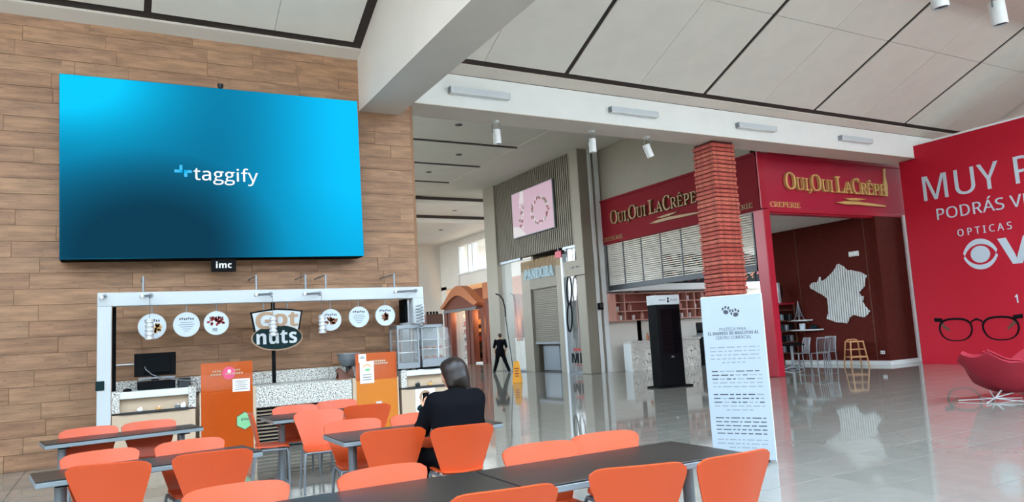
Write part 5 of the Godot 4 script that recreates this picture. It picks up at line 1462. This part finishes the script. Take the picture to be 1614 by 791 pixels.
	while x < 1.3:
		for piece in Geometry2D.intersect_polygons(poly, PackedVector2Array([Vector2(x, 0), Vector2(x + 0.05, 0), Vector2(x + 0.13, 4), Vector2(x + 0.08, 4)])):
			rib.prism(piece, 0.02, 0.06)
		x += 0.085
	var ro := obj("ribs", rib, M.off_white, t); ro.set_meta("kind", "stuff")
	# small wall plate and socket
	var pl := thing("wall_plate", "small white emergency light high on the dark red wall", "light fitting")
	pl.transform = Transform3D(Basis(Vector3.BACK, Vector3.UP, Vector3.LEFT), Vector3(20.59, 3.47, -14.8))
	obj("case", one(Vector3(0, 0, 0.03), Vector3(0.34, 0.16, 0.06), 0.008), M.off_white, pl)
	for s in [-1.0, 1.0]: obj("lens", one(Vector3(s * 0.08, 0.01, 0.063), Vector3(0.1, 0.07, 0.01), 0.003), M.white, pl)
	var so := thing("wall_socket", "small white wall socket low on the red wall right of the high chair", "socket")
	so.transform = Transform3D(Basis(Vector3.BACK, Vector3.UP, Vector3.LEFT), Vector3(20.59, 0.37, -14.2))
	obj("plate", one(Vector3(0, 0, 0.008), Vector3(0.14, 0.1, 0.016), 0.003), M.off_white, so)
	for s in [-1.0, 1.0]: obj("outlet", one(Vector3(s * 0.035, 0, 0.017), Vector3(0.03, 0.03, 0.003)), M.text_grey, so)
	# two floating shelves with the little tower, a pot and a dark tin
	for k in 2:
		var y: float = [1.465, 1.14][k]
		var za: float = [-17.4, -17.4][k]; var zb: float = [-16.62, -16.22][k]
		var sh := thing("floating_shelf", ["upper pale floating shelf under the little tower", "lower pale floating shelf holding a white pot"][k], "shelf", Vector3(20.6, y, (za + zb) / 2))
		obj("board", one(Vector3(-0.14, 0, 0), Vector3(0.28, 0.045, zb - za), 0.004), M.off_white, sh)
		for s in [-1.0, 1.0]: obj("bracket", one(Vector3(-0.08, -0.05, s * 0.25), Vector3(0.16, 0.05, 0.02)), M.brown, sh)
	var tw := thing("tower_model", "little grey iron lattice tower model on the upper shelf", "figurine", Vector3(20.46, 1.4875, -17.05))
	for sx in [-1.0, 1.0]:
		for s in [-1.0, 1.0]:
			var b := MB.new()
			b.path([Vector3(sx * 0.12, 0, s * 0.12), Vector3(sx * 0.075, 0.13, s * 0.075), Vector3(sx * 0.042, 0.28, s * 0.042), Vector3(sx * 0.018, 0.46, s * 0.018), Vector3(0, 0.64, 0)], 0.013, 6)
			obj("leg", b, M.steel, tw)
	for p in [[0.13, 0.19], [0.27, 0.12]]: obj("deck", one(Vector3(0, p[0], 0), Vector3(p[1], 0.025, p[1]), 0.003), M.steel, tw)
	var lat := MB.new()
	for k in 7:
		var y := 0.15 + k * 0.055; var h := 0.075 - k * 0.009
		for s in [-1.0, 1.0]:
			lat.tube(Vector3(-h, y, s * h), Vector3(h, y + 0.05, s * h), 0.006, 0.006, 5); lat.tube(Vector3(h, y, s * h), Vector3(-h, y + 0.05, s * h), 0.006, 0.006, 5)
			lat.tube(Vector3(s * h, y, -h), Vector3(s * h, y + 0.05, h), 0.006, 0.006, 5)
	obj("lattice", lat, M.steel, tw)
	var pot := MB.new(); pot.lathe([Vector2(0, 0), Vector2(0.09, 0), Vector2(0.1, 0.2), Vector2(0.085, 0.2), Vector2(0.08, 0.03), Vector2(0, 0.03)], 18)
	tag(obj("pot", pot, M.board_blue), "pale blue-white pot on the lower floating shelf", "pot").position = Vector3(20.46, 1.1625, -16.95)
	var tin := thing("tin", "squat dark tin on the lower floating shelf", "tin", Vector3(20.46, 1.1625, -16.5))
	var tb := MB.new(); tb.lathe([Vector2(0, 0), Vector2(0.11, 0), Vector2(0.12, 0.07), Vector2(0.11, 0.12), Vector2(0, 0.12)], 16); obj("can", tb, M.logo_green, tin)
	tb = MB.new(); tb.lathe([Vector2(0, 0.12), Vector2(0.115, 0.12), Vector2(0.1, 0.14), Vector2(0, 0.15)], 16); obj("lid", tb, M.black, tin)
	# rack with the steel urn
	var rk := thing("dish_rack", "dark rack of crockery under the steel urn by the red post", "rack", Vector3(20.1, 0, -17.6))
	obj("top", one(Vector3(0, 2.06, 0), Vector3(0.9, 0.05, 0.7), 0.005), M.red_paint, rk)
	for s in [-1.0, 1.0]:
		for w in [-1.0, 1.0]: obj("post", one(Vector3(s * 0.42, 1.02, w * 0.32), Vector3(0.05, 2.04, 0.05), 0.004), M.brown, rk)
	for k in 5:
		obj("shelf", one(Vector3(0, 0.4 + k * 0.36, 0), Vector3(0.86, 0.03, 0.66), 0.003), M.brown, rk)
	for k in 4:
		for i in 4:
			var b := MB.new(); b.box(Vector3(-0.3 + i * 0.2, 0.415 + k * 0.36 + 0.11, 0.1), Vector3(0.15, 0.22, 0.3), 0.02)
			obj("crate", b, [M.dark_metal, M.steel, M.black_matt][(k + i) % 3], rk)
	var ur := thing("steel_urn", "tall polished steel urn with a black handle on top of the rack", "urn", Vector3(19.95, 2.085, -17.55))
	tb = MB.new(); tb.lathe([Vector2(0, 0), Vector2(0.2, 0), Vector2(0.2, 0.68), Vector2(0.17, 0.72), Vector2(0, 0.73)], 24); obj("body", tb, M.chrome, ur)
	tb = MB.new(); tb.path([Vector3(0.19, 0.62, 0.02), Vector3(0.3, 0.6, 0.05), Vector3(0.32, 0.4, 0.05), Vector3(0.3, 0.2, 0.05), Vector3(0.2, 0.15, 0.02)], 0.022); obj("handle", tb, M.black, ur)
	# wooden high chair
	var hc := thing("high_chair", "pale wooden child's high chair before the dark red wall", "high chair", Vector3(20.05, 0, -14.75), -0.5)
	for sx in [-1.0, 1.0]:
		for s in [-1.0, 1.0]:
			tb = MB.new(); tb.ends(Vector3(sx * 0.27, 0, s * 0.25), Vector3(sx * 0.19, 0.76, s * 0.17), Vector3(0.04, 0.035, 0), 0.006); obj("leg", tb, M.pale_wood, hc)
	obj("seat", one(Vector3(0, 0.5, 0), Vector3(0.4, 0.03, 0.36), 0.008), M.pale_wood, hc)
	for y in [0.27, 0.74]:
		for s in [-1.0, 1.0]:
			var q := lerpf(0.25, 0.17, y / 0.76); var w := lerpf(0.27, 0.19, y / 0.76)
			obj("rail", one(Vector3(0, y, s * q), Vector3(w * 2, 0.04, 0.025), 0.005), M.pale_wood, hc)
			obj("rail", one(Vector3(s * w, y, 0), Vector3(0.025, 0.04, q * 2), 0.005), M.pale_wood, hc)
	tb = MB.new(); tb.path([Vector3(-0.18, 0.77, -0.15), Vector3(-0.1, 0.80, -0.19), Vector3(0.1, 0.80, -0.19), Vector3(0.18, 0.77, -0.15)], 0.02); obj("top_rail", tb, M.pale_wood, hc)
	# bistro tables and chairs
	for k in 2:
		var at: Vector3 = [Vector3(18.2, 0, -15.55), Vector3(19.05, 0, -16.3)][k]
		var bt := thing("bistro_table", ["round black topped bistro table beside the red post", "round black topped bistro table behind the grey chairs"][k], "table", at)
		tb = MB.new(); tb.lathe([Vector2(0, 0.735), Vector2(0.36, 0.735), Vector2(0.375, 0.75), Vector2(0.36, 0.765), Vector2(0, 0.765)], 28); obj("top", tb, M.black, bt)
		obj("post", bar(Vector3(0, 0.05, 0), Vector3(0, 0.735, 0), 0.035, 14), M.steel, bt)
		for i in 4:
			var a := TAU * i / 4 + 0.4
			tb = MB.new(); tb.path([Vector3(0, 0.09, 0), Vector3(cos(a) * 0.2, 0.06, sin(a) * 0.2), Vector3(cos(a) * 0.32, 0.02, sin(a) * 0.32)], 0.02); obj("leg", tb, M.steel, bt)
	var bc := thing("bistro_chair", "grey metal bistro chair with slatted back, rightmost, side on to the red wall", "chair", Vector3(19.5, 0, -15.35), -PI / 2)
	for sx in [-1.0, 1.0]:
		tb = MB.new(); tb.path([Vector3(sx * 0.2, 0.01, -0.2), Vector3(sx * 0.19, 0.45, -0.17), Vector3(sx * 0.19, 0.7, -0.2), Vector3(sx * 0.18, 0.92, -0.26)], 0.017); obj("rear_leg", tb, M.steel, bc)
		tb = MB.new(); tb.path([Vector3(sx * 0.2, 0.01, 0.22), Vector3(sx * 0.19, 0.45, 0.19)], 0.017); obj("front_leg", tb, M.steel, bc)
		obj("side_rail", bar(Vector3(sx * 0.195, 0.2, -0.18), Vector3(sx * 0.195, 0.2, 0.2), 0.01), M.steel, bc)
	for k in 6: obj("seat_slat", one(Vector3(0, 0.46, -0.16 + k * 0.07), Vector3(0.4, 0.018, 0.052), 0.004), M.steel, bc)
	obj("top_rail", bar(Vector3(-0.19, 0.92, -0.26), Vector3(0.19, 0.92, -0.26), 0.018), M.steel, bc)
	for k in 5: obj("back_slat", bar(Vector3(-0.12 + k * 0.06, 0.47, -0.175), Vector3(-0.12 + k * 0.06, 0.92, -0.26), 0.009), M.steel, bc)
	dup(bc, Vector3(18.75, 0, -15.7), -1.9, "grey metal bistro chair second from the right, between the two round tables")
	dup(bc, Vector3(17.75, 0, -15.95), 1.9, "grey metal bistro chair behind the round table by the red post")
	dup(bc, Vector3(18.35, 0, -16.6), 0.5, "grey metal bistro chair farthest back, facing us over the tables")
	dup(bc, Vector3(18.9, 0, -15.1), 2.7, "grey metal bistro chair nearest the hall, its back towards us")
	# small box high on the pier beside the creperie
	var sb := thing("speaker_box", "small black box fixed to the white trim of the pier", "box", Vector3(15.36, 2.37, -21.37))
	obj("case", one(Vector3(0, 0, 0), Vector3(0.2, 0.24, 0.12), 0.01), M.black, sb)
	obj("grille", one(Vector3(0, 0.02, 0.062), Vector3(0.14, 0.14, 0.006)), M.dark_metal, sb)

# ------------------------------------------------------------------ the jewellery shop between the piers
func wall_basis() -> Basis: return Basis(Vector3.BACK, Vector3.UP, Vector3.LEFT)

func jewellery_shop() -> void:
	var fr := func(z: float) -> Transform3D: return Transform3D(wall_basis(), Vector3(14.9, 0, z))
	# lit advertising panel on the ribbed wall
	var ad := thing("light_box", "pink lit advertising panel with a flower wreath on the ribbed grey wall", "light box")
	ad.transform = Transform3D(wall_basis(), Vector3(14.79, 6.46, -24.78))
	obj("case", one(Vector3(0, 0, -0.02), Vector3(3.26, 1.9, 0.08), 0.006), M.grey_metal, ad)
	var face := MB.new(); face.box(Vector3(0, 0, 0.025), Vector3(3.18, 1.83, 0.01))
	var fc := obj("face", face, glow("ad_pink", c8(214, 180, 196), 0.46), ad)
	var wr := MB.new(); var wg := MB.new(); var wp := MB.new()
	for k in 34:
		var a := TAU * k / 34
		var b: MB = [wr, wg, wp][rng.randi_range(0, 2)]
		b.box(Vector3(0.62 + cos(a) * 0.62 + rng.randf_range(-0.05, 0.05), -0.08 + sin(a) * 0.5 + rng.randf_range(-0.04, 0.04), 0.033), Vector3(0.14, 0.09, 0.008), 0.002, Basis(Vector3.BACK, a * 2.0))
	for k in 16:
		var b: MB = [wp, wg, wr][k % 3]
		b.box(Vector3(-0.85 + rng.randf_range(-0.22, 0.22), -0.1 + rng.randf_range(-0.55, 0.4), 0.033), Vector3(0.13, 0.08, 0.008), 0.002, Basis(Vector3.BACK, rng.randf() * 3.0))
	obj("wreath_print", wr, glow("ad_red", c8(168, 96, 104), 0.35), fc)
	obj("leaf_print", wg, glow("ad_green", c8(150, 160, 140), 0.35), fc)
	obj("petal_print", wp, glow("ad_white", c8(232, 224, 226), 0.45), fc)
	var rb := MB.new(); rb.prism(PackedVector2Array([Vector2(-1.59, -0.91), Vector2(-0.5, -0.91), Vector2(-1.1, -0.52), Vector2(-1.59, -0.45)]), 0.03, 0.036)
	rb.prism(PackedVector2Array([Vector2(-1.0, 0.4), Vector2(-0.62, 0.4), Vector2(-0.6, 0.915), Vector2(-0.85, 0.915)]), 0.03, 0.036)
	obj("ribbon_print", rb, M.ad_white, fc)
	var l := AreaLight3D.new(); l.name = "panel_light"; l.area_size = Vector2(3.1, 1.8); l.light_color = c8(230, 200, 214); l.light_energy = 0.1; l.shadow_enabled = true
	l.position = Vector3(0, 0, 0.06); l.rotation.y = PI; l.set("area_range", 60.0); ad.add_child(l)
	# portal
	var p := thing("shop_portal", "grey brown shop portal with blue white letters and a roller shutter inside", "shopfront")
	p.transform = fr.call(-24.5)
	obj("jamb", span(Vector3(-1.7, 0, -0.25), Vector3(-1.0, 4.45, 0.0), 0.01), M.grey_paint, p)
	obj("jamb", span(Vector3(1.0, 0, -0.25), Vector3(1.42, 4.45, 0.0), 0.01), M.grey_paint, p)
	obj("edge_trim", span(Vector3(1.42, 0, -0.25), Vector3(1.56, 4.45, 0.03), 0.006), M.white_gloss, p)
	var hd := obj("header", span(Vector3(-1.0, 3.3, -0.25), Vector3(1.0, 4.45, -0.005), 0.01), M.flute_paint, p)
	var rbs := MB.new()
	for k in 30: rbs.box(Vector3(-1.6 + k * 0.105, 4.28, 0.008), Vector3(0.05, 0.42, 0.02))
	var ro := obj("ribs", rbs, M.gold_dim, hd); ro.set_meta("kind", "stuff")
	text(hd, "lettering", "PANDORA", "serif", 2.25, 0.42, 0.07, glow("sign_blue", c8(178, 214, 228), 0.35), Transform3D(Basis(), Vector3(-0.2, 3.93, 0.015)))
	var sh := MB.new()
	for k in 30: sh.box(Vector3(0, 1.2 + k * 0.072, -0.13), Vector3(1.98, 0.064, 0.03), 0.008)
	var so := obj("shutter_slats", sh, M.flute_paint, p); so.set_meta("kind", "stuff")
	obj("shutter_bar", span(Vector3(-0.99, 1.09, -0.16), Vector3(0.99, 1.17, -0.09), 0.006), M.grey_metal, p)
	# glazing each side of the portal
	for k in 2:
		var z: float = [-27.1, -22.25][k]; var w: float = [1.8, 1.35][k]
		var g := thing("shop_window", ["tall clear shop window left of the grey portal", "tall clear shop window with dark letters right of the grey portal"][k], "window")
		g.transform = fr.call(z)
		obj("pane", span(Vector3(-w / 2, 0.05, -0.08), Vector3(w / 2, 4.68, -0.07)), M.shop_glass, g)
		obj("sill", span(Vector3(-w / 2, 0, -0.12), Vector3(w / 2, 0.06, 0.0), 0.004), M.grey_metal, g)
		obj("head_rail", span(Vector3(-w / 2, 4.6, -0.12), Vector3(w / 2, 4.7, 0.0), 0.004), M.steel, g)
		if k == 1:
			text(g, "lettering", "ME", "bold", 0.78, 0.36, 0.004, M.black, Transform3D(Basis(), Vector3(-0.2, 0.55, -0.068)))

			obj("print", one(Vector3(-0.1, 0.86, -0.067), Vector3(0.75, 0.1, 0.003)), M.food_red, g)
			obj("print", one(Vector3(-0.1, 0.30, -0.067), Vector3(0.75, 0.04, 0.003)), M.food_red, g)
	var bl := thing("blade_sign", "pale plain sign board sticking out by the right shop window", "sign")
	bl.transform = Transform3D(wall_basis(), Vector3(14.74, 3.82, -21.95))
	obj("board", one(Vector3.ZERO, Vector3(1.35, 0.56, 0.06), 0.006), M.grey_paint, bl)
	obj("bracket", bar(Vector3(0, 0.28, -0.03), Vector3(0, 0.85, -0.12), 0.02), M.steel, bl)
	obj("edge", one(Vector3(-0.68, 0, 0), Vector3(0.02, 0.58, 0.07)), M.white, bl)
	var pr := MB.new()
	for k in 5: pr.box(Vector3(-0.2 + k * 0.14, 0.02, 0.032), Vector3(0.1, 0.02 + 0.05 * (k % 2), 0.003))
	obj("print", pr, M.text_grey, bl)
	var rt := thing("red_tag", "small red sign under the ribbed wall above the shop portal", "sign")
	rt.transform = Transform3D(wall_basis(), Vector3(14.85, 4.46, -23.15))
	obj("board", one(Vector3.ZERO, Vector3(0.42, 0.26, 0.04), 0.006), M.red_paint, rt)
	obj("hanger", bar(Vector3(0, 0.12, 0), Vector3(0, 0.25, 0), 0.015), M.steel, rt)
	var lp := MB.new()
	for k in 2:
		var pts := []
		for i in 25:
			var a := TAU * i / 24.0
			pts.append(Vector3(sin(a) * 0.16 + k * -0.08 + cos(a) * 0.05, [3.05, 2.05][k] + cos(a) * 0.52, 0.02))
		lp.path(pts, 0.03, 8)
	lp.tube(Vector3(0.0, 3.55, 0.02), Vector3(0.0, 4.62, 0.0), 0.012, 0.012, 8)
	var lo := obj("hanging_ornament", lp, M.black)
	lo.transform = Transform3D(wall_basis(), Vector3(14.86, 0, -22.55))
	tag(lo, "black double loop ornament hanging before the right shop window", "ornament")
	# inside: partition with warm goods, planter stand, white boxes in the doorway
	struct("wall_shop_inner", span(Vector3(17.2, 0, -25.6), Vector3(17.4, 4.75, -21.7)), M.shop_wood)
	struct("ceiling_shop_inner", span(Vector3(15.1, 4.75, -25.8), Vector3(18.4, 4.85, -21.7)), M.grey_paint)
	struct("wall_shop_side", span(Vector3(15.2, 0, -25.8), Vector3(17.2, 4.75, -25.65)), M.grey_paint)
	for k in 3:
		var s := thing("goods_shelf", ["lit shelf of small goods inside the right shop window, top one", "lit shelf of small goods inside the right shop window, middle one", "lit shelf of small goods inside the right shop window, low one"][k], "shelf", Vector3(17.0, 1.0 + k * 0.75, -22.9))
		obj("board", one(Vector3.ZERO, Vector3(0.35, 0.04, 2.0), 0.004), M.terracotta, s)
		for i in 6: obj("box", one(Vector3(-0.02, 0.11, -0.8 + i * 0.32), Vector3(0.16, rng.randf_range(0.12, 0.22), 0.2), 0.01), [M.food_red, M.off_white, M.brown, M.terracotta][rng.randi_range(0, 3)], s)
	for k in 2:
		var b := thing("package", ["white package stack in the shop doorway under the shutter, upper", "white package on the floor of the shop doorway"][k], "package", Vector3(15.45, [0.72, 0.0][k], -23.75))
		obj("carton", one(Vector3(0, 0.26, 0), Vector3(0.4, 0.5, 0.42), 0.01), M.white, b)
		obj("lid", one(Vector3(0, 0.53, 0), Vector3(0.42, 0.05, 0.44), 0.008), M.off_white, b)
	var cb := thing("grey_cabinet", "grey cabinet standing in the doorway under the roller shutter", "cabinet", Vector3(15.5, 0, -24.7))
	obj("body", one(Vector3(0, 0.55, 0), Vector3(0.5, 1.1, 1.3), 0.01), M.grey_metal, cb)
	obj("plinth", one(Vector3(-0.02, 0.03, 0), Vector3(0.5, 0.06, 1.32)), M.dark_metal, cb)
	obj("door_panel", one(Vector3(-0.26, 0.58, 0), Vector3(0.02, 0.95, 1.2), 0.005), M.grey_metal, cb)
	var tbl := thing("rack_stand", "small dark rack between the packages in the shop doorway", "rack", Vector3(15.45, 0.56, -23.75))
	obj("board", one(Vector3(0, 0.07, 0), Vector3(0.42, 0.03, 0.5), 0.004), M.brown, tbl)
	for s in [-1.0, 1.0]: obj("post", one(Vector3(0.19, 0.35, s * 0.24), Vector3(0.03, 1.1, 0.03)), M.dark_metal, tbl)
	var kp := thing("mosaic_planter", "pale speckled square stand with a dark slot behind the wet floor sign", "stand", Vector3(16.3, 0, -29.2))
	obj("body", one(Vector3(0, 0.62, 0), Vector3(1.3, 1.24, 1.3), 0.01), M.granite, kp)
	obj("slot", one(Vector3(-0.66, 0.62, 0), Vector3(0.03, 0.12, 1.0)), M.black, kp)
	for i in 9: obj("pebble_tray", one(Vector3(rng.randf_range(-0.4, 0.4), 1.30, rng.randf_range(-0.5, 0.5)), Vector3(0.24, 0.14, 0.24), 0.03), [M.off_white, M.terracotta, M.granite][i % 3], kp)
	# wet floor sign
	var w := thing("floor_sign", "orange yellow wet floor sign standing on the shiny corridor floor", "floor sign", Vector3(11.42, 0, -20.7), -0.6)
	for s in [-1.0, 1.0]:
		var b := MB.new()
		b.x = Transform3D(Basis(Vector3.RIGHT, -s * 0.2), Vector3(0, 0, s * 0.14))
		b.prism(PackedVector2Array([Vector2(-0.15, 0.0), Vector2(0.15, 0.0), Vector2(0.09, 0.67), Vector2(0.05, 0.7), Vector2(-0.05, 0.7), Vector2(-0.09, 0.67)]), -0.012, 0.012)
		obj("panel", b, M.yellow_plastic, w)
		b = MB.new(); b.x = Transform3D(Basis(Vector3.RIGHT, -s * 0.2), Vector3(0, 0, s * 0.14))
		for k in 4: b.box(Vector3(0, 0.46 - k * 0.08, s * 0.014), Vector3(0.14 - 0.02 * (k % 2), 0.03, 0.004))
		obj("print", b, M.food_red, w)

# ------------------------------------------------------------------ the shop with the arch at the far end
func arch_shop() -> void:
	var B := wall_basis()
	var t := thing("arched_shopfront", "distant shopfront with a brown double arch and dark wooden posts", "shopfront")
	t.transform = Transform3D(B, Vector3(18.66, 0, -40.0))
	var og := func(lo: float, hi: float, w0: float, w1: float) -> Array:
		var o := []
		for k in 25:
			var u := k / 24.0
			o.append(Vector2(lerpf(w0, w1, u), lo + (hi - lo) * pow(sin(PI * clampf(u * 0.96 + 0.02, 0, 1)), 1.4)))
		return o
	var b := MB.new()
	b.band(og.call(3.32, 4.05, -2.35, 2.4), og.call(3.45, 4.62, -2.5, 2.9), 0.0, 0.5, false)
	obj("outer_arch", b, M.terracotta, t)
	b = MB.new()
	var inner: Array = og.call(3.3, 4.05, -2.35, 2.4)
	var poly := PackedVector2Array(inner)
	poly.append(Vector2(2.4, 3.2)); poly.append(Vector2(-2.35, 3.2))
	b.prism(poly, -0.1, 0.3)
	obj("gable", b, M.shop_wood, t)
	obj("lintel", span(Vector3(-2.3, 3.08, -0.1), Vector3(2.4, 3.24, 0.4), 0.01), M.grey_metal, t)
	for x in [-2.2, -1.6, 0.95, 1.5, 3.0]: obj("post", span(Vector3(x - 0.2, 0, -0.1), Vector3(x + 0.2, 3.1, 0.3), 0.02), M.shop_wood, t)
	obj("threshold", span(Vector3(-2.4, 0, -0.1), Vector3(3.2, 0.08, 0.2)), M.off_white, t)
	obj("pane", span(Vector3(-1.4, 0.08, -0.02), Vector3(0.75, 3.1, 0.0)), M.shop_glass, t)
	var t2 := thing("arched_shopfront", "distant reddish shopfront seen past the left pier, beyond the arch", "shopfront")
	t2.transform = Transform3D(B, Vector3(18.55, 0, -33.6))
	for x in [-2.6, -1.1, 0.4, 1.9, 3.4]: obj("post", span(Vector3(x - 0.16, 0, -0.1), Vector3(x + 0.16, 3.6, 0.3), 0.02), M.shop_wood, t2)
	obj("lintel", span(Vector3(-2.9, 3.6, -0.1), Vector3(3.55, 4.5, 0.35), 0.02), M.terracotta, t2)
	struct("wall_arch_shop_back", span(Vector3(20.6, 0, -43), Vector3(20.8, 4.6, -29.5)), M.shop_wood)
	struct("ceiling_arch_shop", span(Vector3(18.7, 4.6, -43), Vector3(20.8, 4.7, -29.5)), M.cream_paint)
	var nm := ["leftmost", "second from the left", "middle", "second from the right", "rightmost"]
	for k in 5:
		var z: float = [-41.3, -40.2, -38.2, -35.8, -33.0][k]
		var s := thing("goods_stand", "tall stand of colourful goods in the far brown shops, %s" % nm[k], "display stand", Vector3(19.6, 0, z))
		obj("back", span(Vector3(0.2, 0, -0.55), Vector3(0.26, 2.6, 0.55)), M.brown, s)
		for i in 5:
			obj("shelf", span(Vector3(-0.25, 0.2 + i * 0.5, -0.55), Vector3(0.2, 0.24 + i * 0.5, 0.55)), M.brown, s)
			for j in 3: obj("goods", one(Vector3(-0.05, 0.24 + i * 0.5 + 0.16, -0.36 + j * 0.36), Vector3(0.26, rng.randf_range(0.2, 0.32), 0.28), 0.02), [M.off_white, M.food_red, M.black, M.terracotta, M.dark_metal, M.food_gold][rng.randi_range(0, 5)], s)
	for k in 4:
		var z: float = [-40.9, -38.0, -35.6, -32.4][k]
		var lp := thing("hanging_lamp", ["warm glowing lamp in the arched shop, left", "warm glowing lamp in the arched shop, right of its middle post", "warm glowing lamp beyond the walking man", "warm glowing lamp seen above the speckled stand"][k], "lamp", Vector3(19.15, [2.85, 2.75, 2.2, 2.15][k], z))
		var s := MB.new(); s.lathe([Vector2(0, -0.13), Vector2(0.1, -0.09), Vector2(0.14, 0), Vector2(0.1, 0.09), Vector2(0, 0.13)], 16)
		obj("globe", s, glow("warm_glow%d" % k, c8(255, 206, 150), 1.2), lp)
		obj("cord", bar(Vector3(0, 0.13, 0), Vector3(0, [1.75, 1.85, 2.4, 2.45][k], 0), 0.012), M.black, lp)
		var o := OmniLight3D.new(); o.name = "bulb"; o.light_color = c8(255, 200, 140); o.light_energy = 1.5; o.omni_range = 60; o.omni_attenuation = 2.0; o.light_size = 0.1; o.shadow_enabled = true
		lp.add_child(o)
	# brown box shelf fixed in the corridor behind the stand's right post
	var bx := thing("wall_box", "brown box with dark cups on top behind the stand's right post", "box", Vector3(8.3, 1.95, -20.0))
	obj("case", one(Vector3(0, 0.16, 0), Vector3(0.52, 0.32, 0.3), 0.008), M.brown, bx)
	for k in 4: obj("cup", bar(Vector3(-0.16 + k * 0.1, 0.32, 0), Vector3(-0.16 + k * 0.1, 0.4, 0), 0.035, 12), M.black, bx)
	obj("post", bar(Vector3(0, 0.0, 0), Vector3(0, -1.95, 0), 0.04, 14), M.dark_metal, bx)

# ------------------------------------------------------------------ spots and wall fittings
func spot(called: String, label: String, at: Vector3, r: float, l: float, tilt: Basis, grp: String) -> void:
	var t := thing(called, label, "spotlight", at, 0, grp)
	var b := MB.new(); b.lathe([Vector2(0, -0.05), Vector2(r * 0.8, -0.05), Vector2(r * 0.9, 0.0), Vector2(0, 0.0)], 20); obj("mount", b, M.off_white, t)
	var c := Vector3(0, -0.05 - l * 0.75 - 0.06, 0)
	for s in [-1.0, 1.0]:
		b = MB.new(); b.path([Vector3(s * r * 0.5, -0.04, 0), Vector3(s * r * 1.15, -0.10, 0), c + tilt * Vector3(s * r * 1.1, l * 0.25, 0)], r * 0.13, 6); obj("yoke", b, M.grey_metal, t)
	b = MB.new(); b.lathe([Vector2(0, l / 2), Vector2(r * 0.9, l / 2), Vector2(r, l / 2 - 0.02), Vector2(r, -l / 2), Vector2(r * 0.88, -l / 2), Vector2(r * 0.88, -l / 2 + 0.03)], 24, c, tilt); obj("housing", b, M.white, t)
	b = MB.new(); b.lathe([Vector2(r * 0.88, -l / 2 + 0.03), Vector2(0, -l / 2 + 0.035)], 24, c, tilt); obj("lens", b, M.dark_metal, t)

func lamps() -> void:
	spot("spotlight", "white cylinder spotlight under the pale beam, nearest the plank wall", Vector3(7.17, 6.095, -13.3), 0.085, 0.32, Basis(Vector3.BACK, 0.05), "spotlights under the white beam")
	spot("spotlight", "white cylinder spotlight under the pale beam above the ribbed wall's right end", Vector3(9.65, 6.095, -13.3), 0.085, 0.32, Basis(Vector3.BACK, 0.02), "spotlights under the white beam")
	spot("spotlight", "tilted white cylinder spotlight under the pale beam, nearest the brick-red pier", Vector3(11.28, 6.095, -13.3), 0.085, 0.32, Basis(Vector3.BACK, 0.42), "spotlights under the white beam")
	spot("spotlight", "large white cylinder spotlight at the upper right, cut by the top edge", Vector3(14.75, 8.42, -8.05), 0.16, 0.52, Basis(Vector3.BACK, 0.12), "large spotlights on the cross beam")
	spot("spotlight", "large white cylinder spotlight nearest the top right corner", Vector3(16.95, 8.42, -8.05), 0.16, 0.52, Basis(Vector3.BACK, 0.10), "large spotlights on the cross beam")
	var names := ["white louvred wall light on the pale beam, nearest the plank wall", "white louvred wall light on the pale beam, second from the plank wall", "white louvred wall light on the beam, right of the brick-red pier's top", "white louvred wall light on the beam, nearest the red hoarding"]
	for k in 4:
		var t := thing("wall_light", names[k], "wall light", Vector3([6.5, 10.42, 14.35, 18.25][k], 6.43, WZ), 0, "wall lights along the white beam")
		obj("tray", one(Vector3(0, -0.06, 0.07), Vector3(1.34, 0.02, 0.12), 0.004), M.white, t)
		obj("back", one(Vector3(0, 0, 0.012), Vector3(1.34, 0.14, 0.024), 0.004), M.white, t)
		for s in [-1.0, 1.0]: obj("end_cap", one(Vector3(s * 0.665, -0.005, 0.07), Vector3(0.012, 0.13, 0.13), 0.003), M.steel, t)
		for i in 3: obj("louvre", one(Vector3(0, -0.02 + i * 0.03, 0.12 - i * 0.012), Vector3(1.31, 0.008, 0.03), 0.0, ), M.white_gloss, t)
		var b := MB.new(); b.box(Vector3(0, 0.0, 0.13), Vector3(1.32, 0.12, 0.006), 0.0); obj("front_glass", b, M.white_gloss, t)
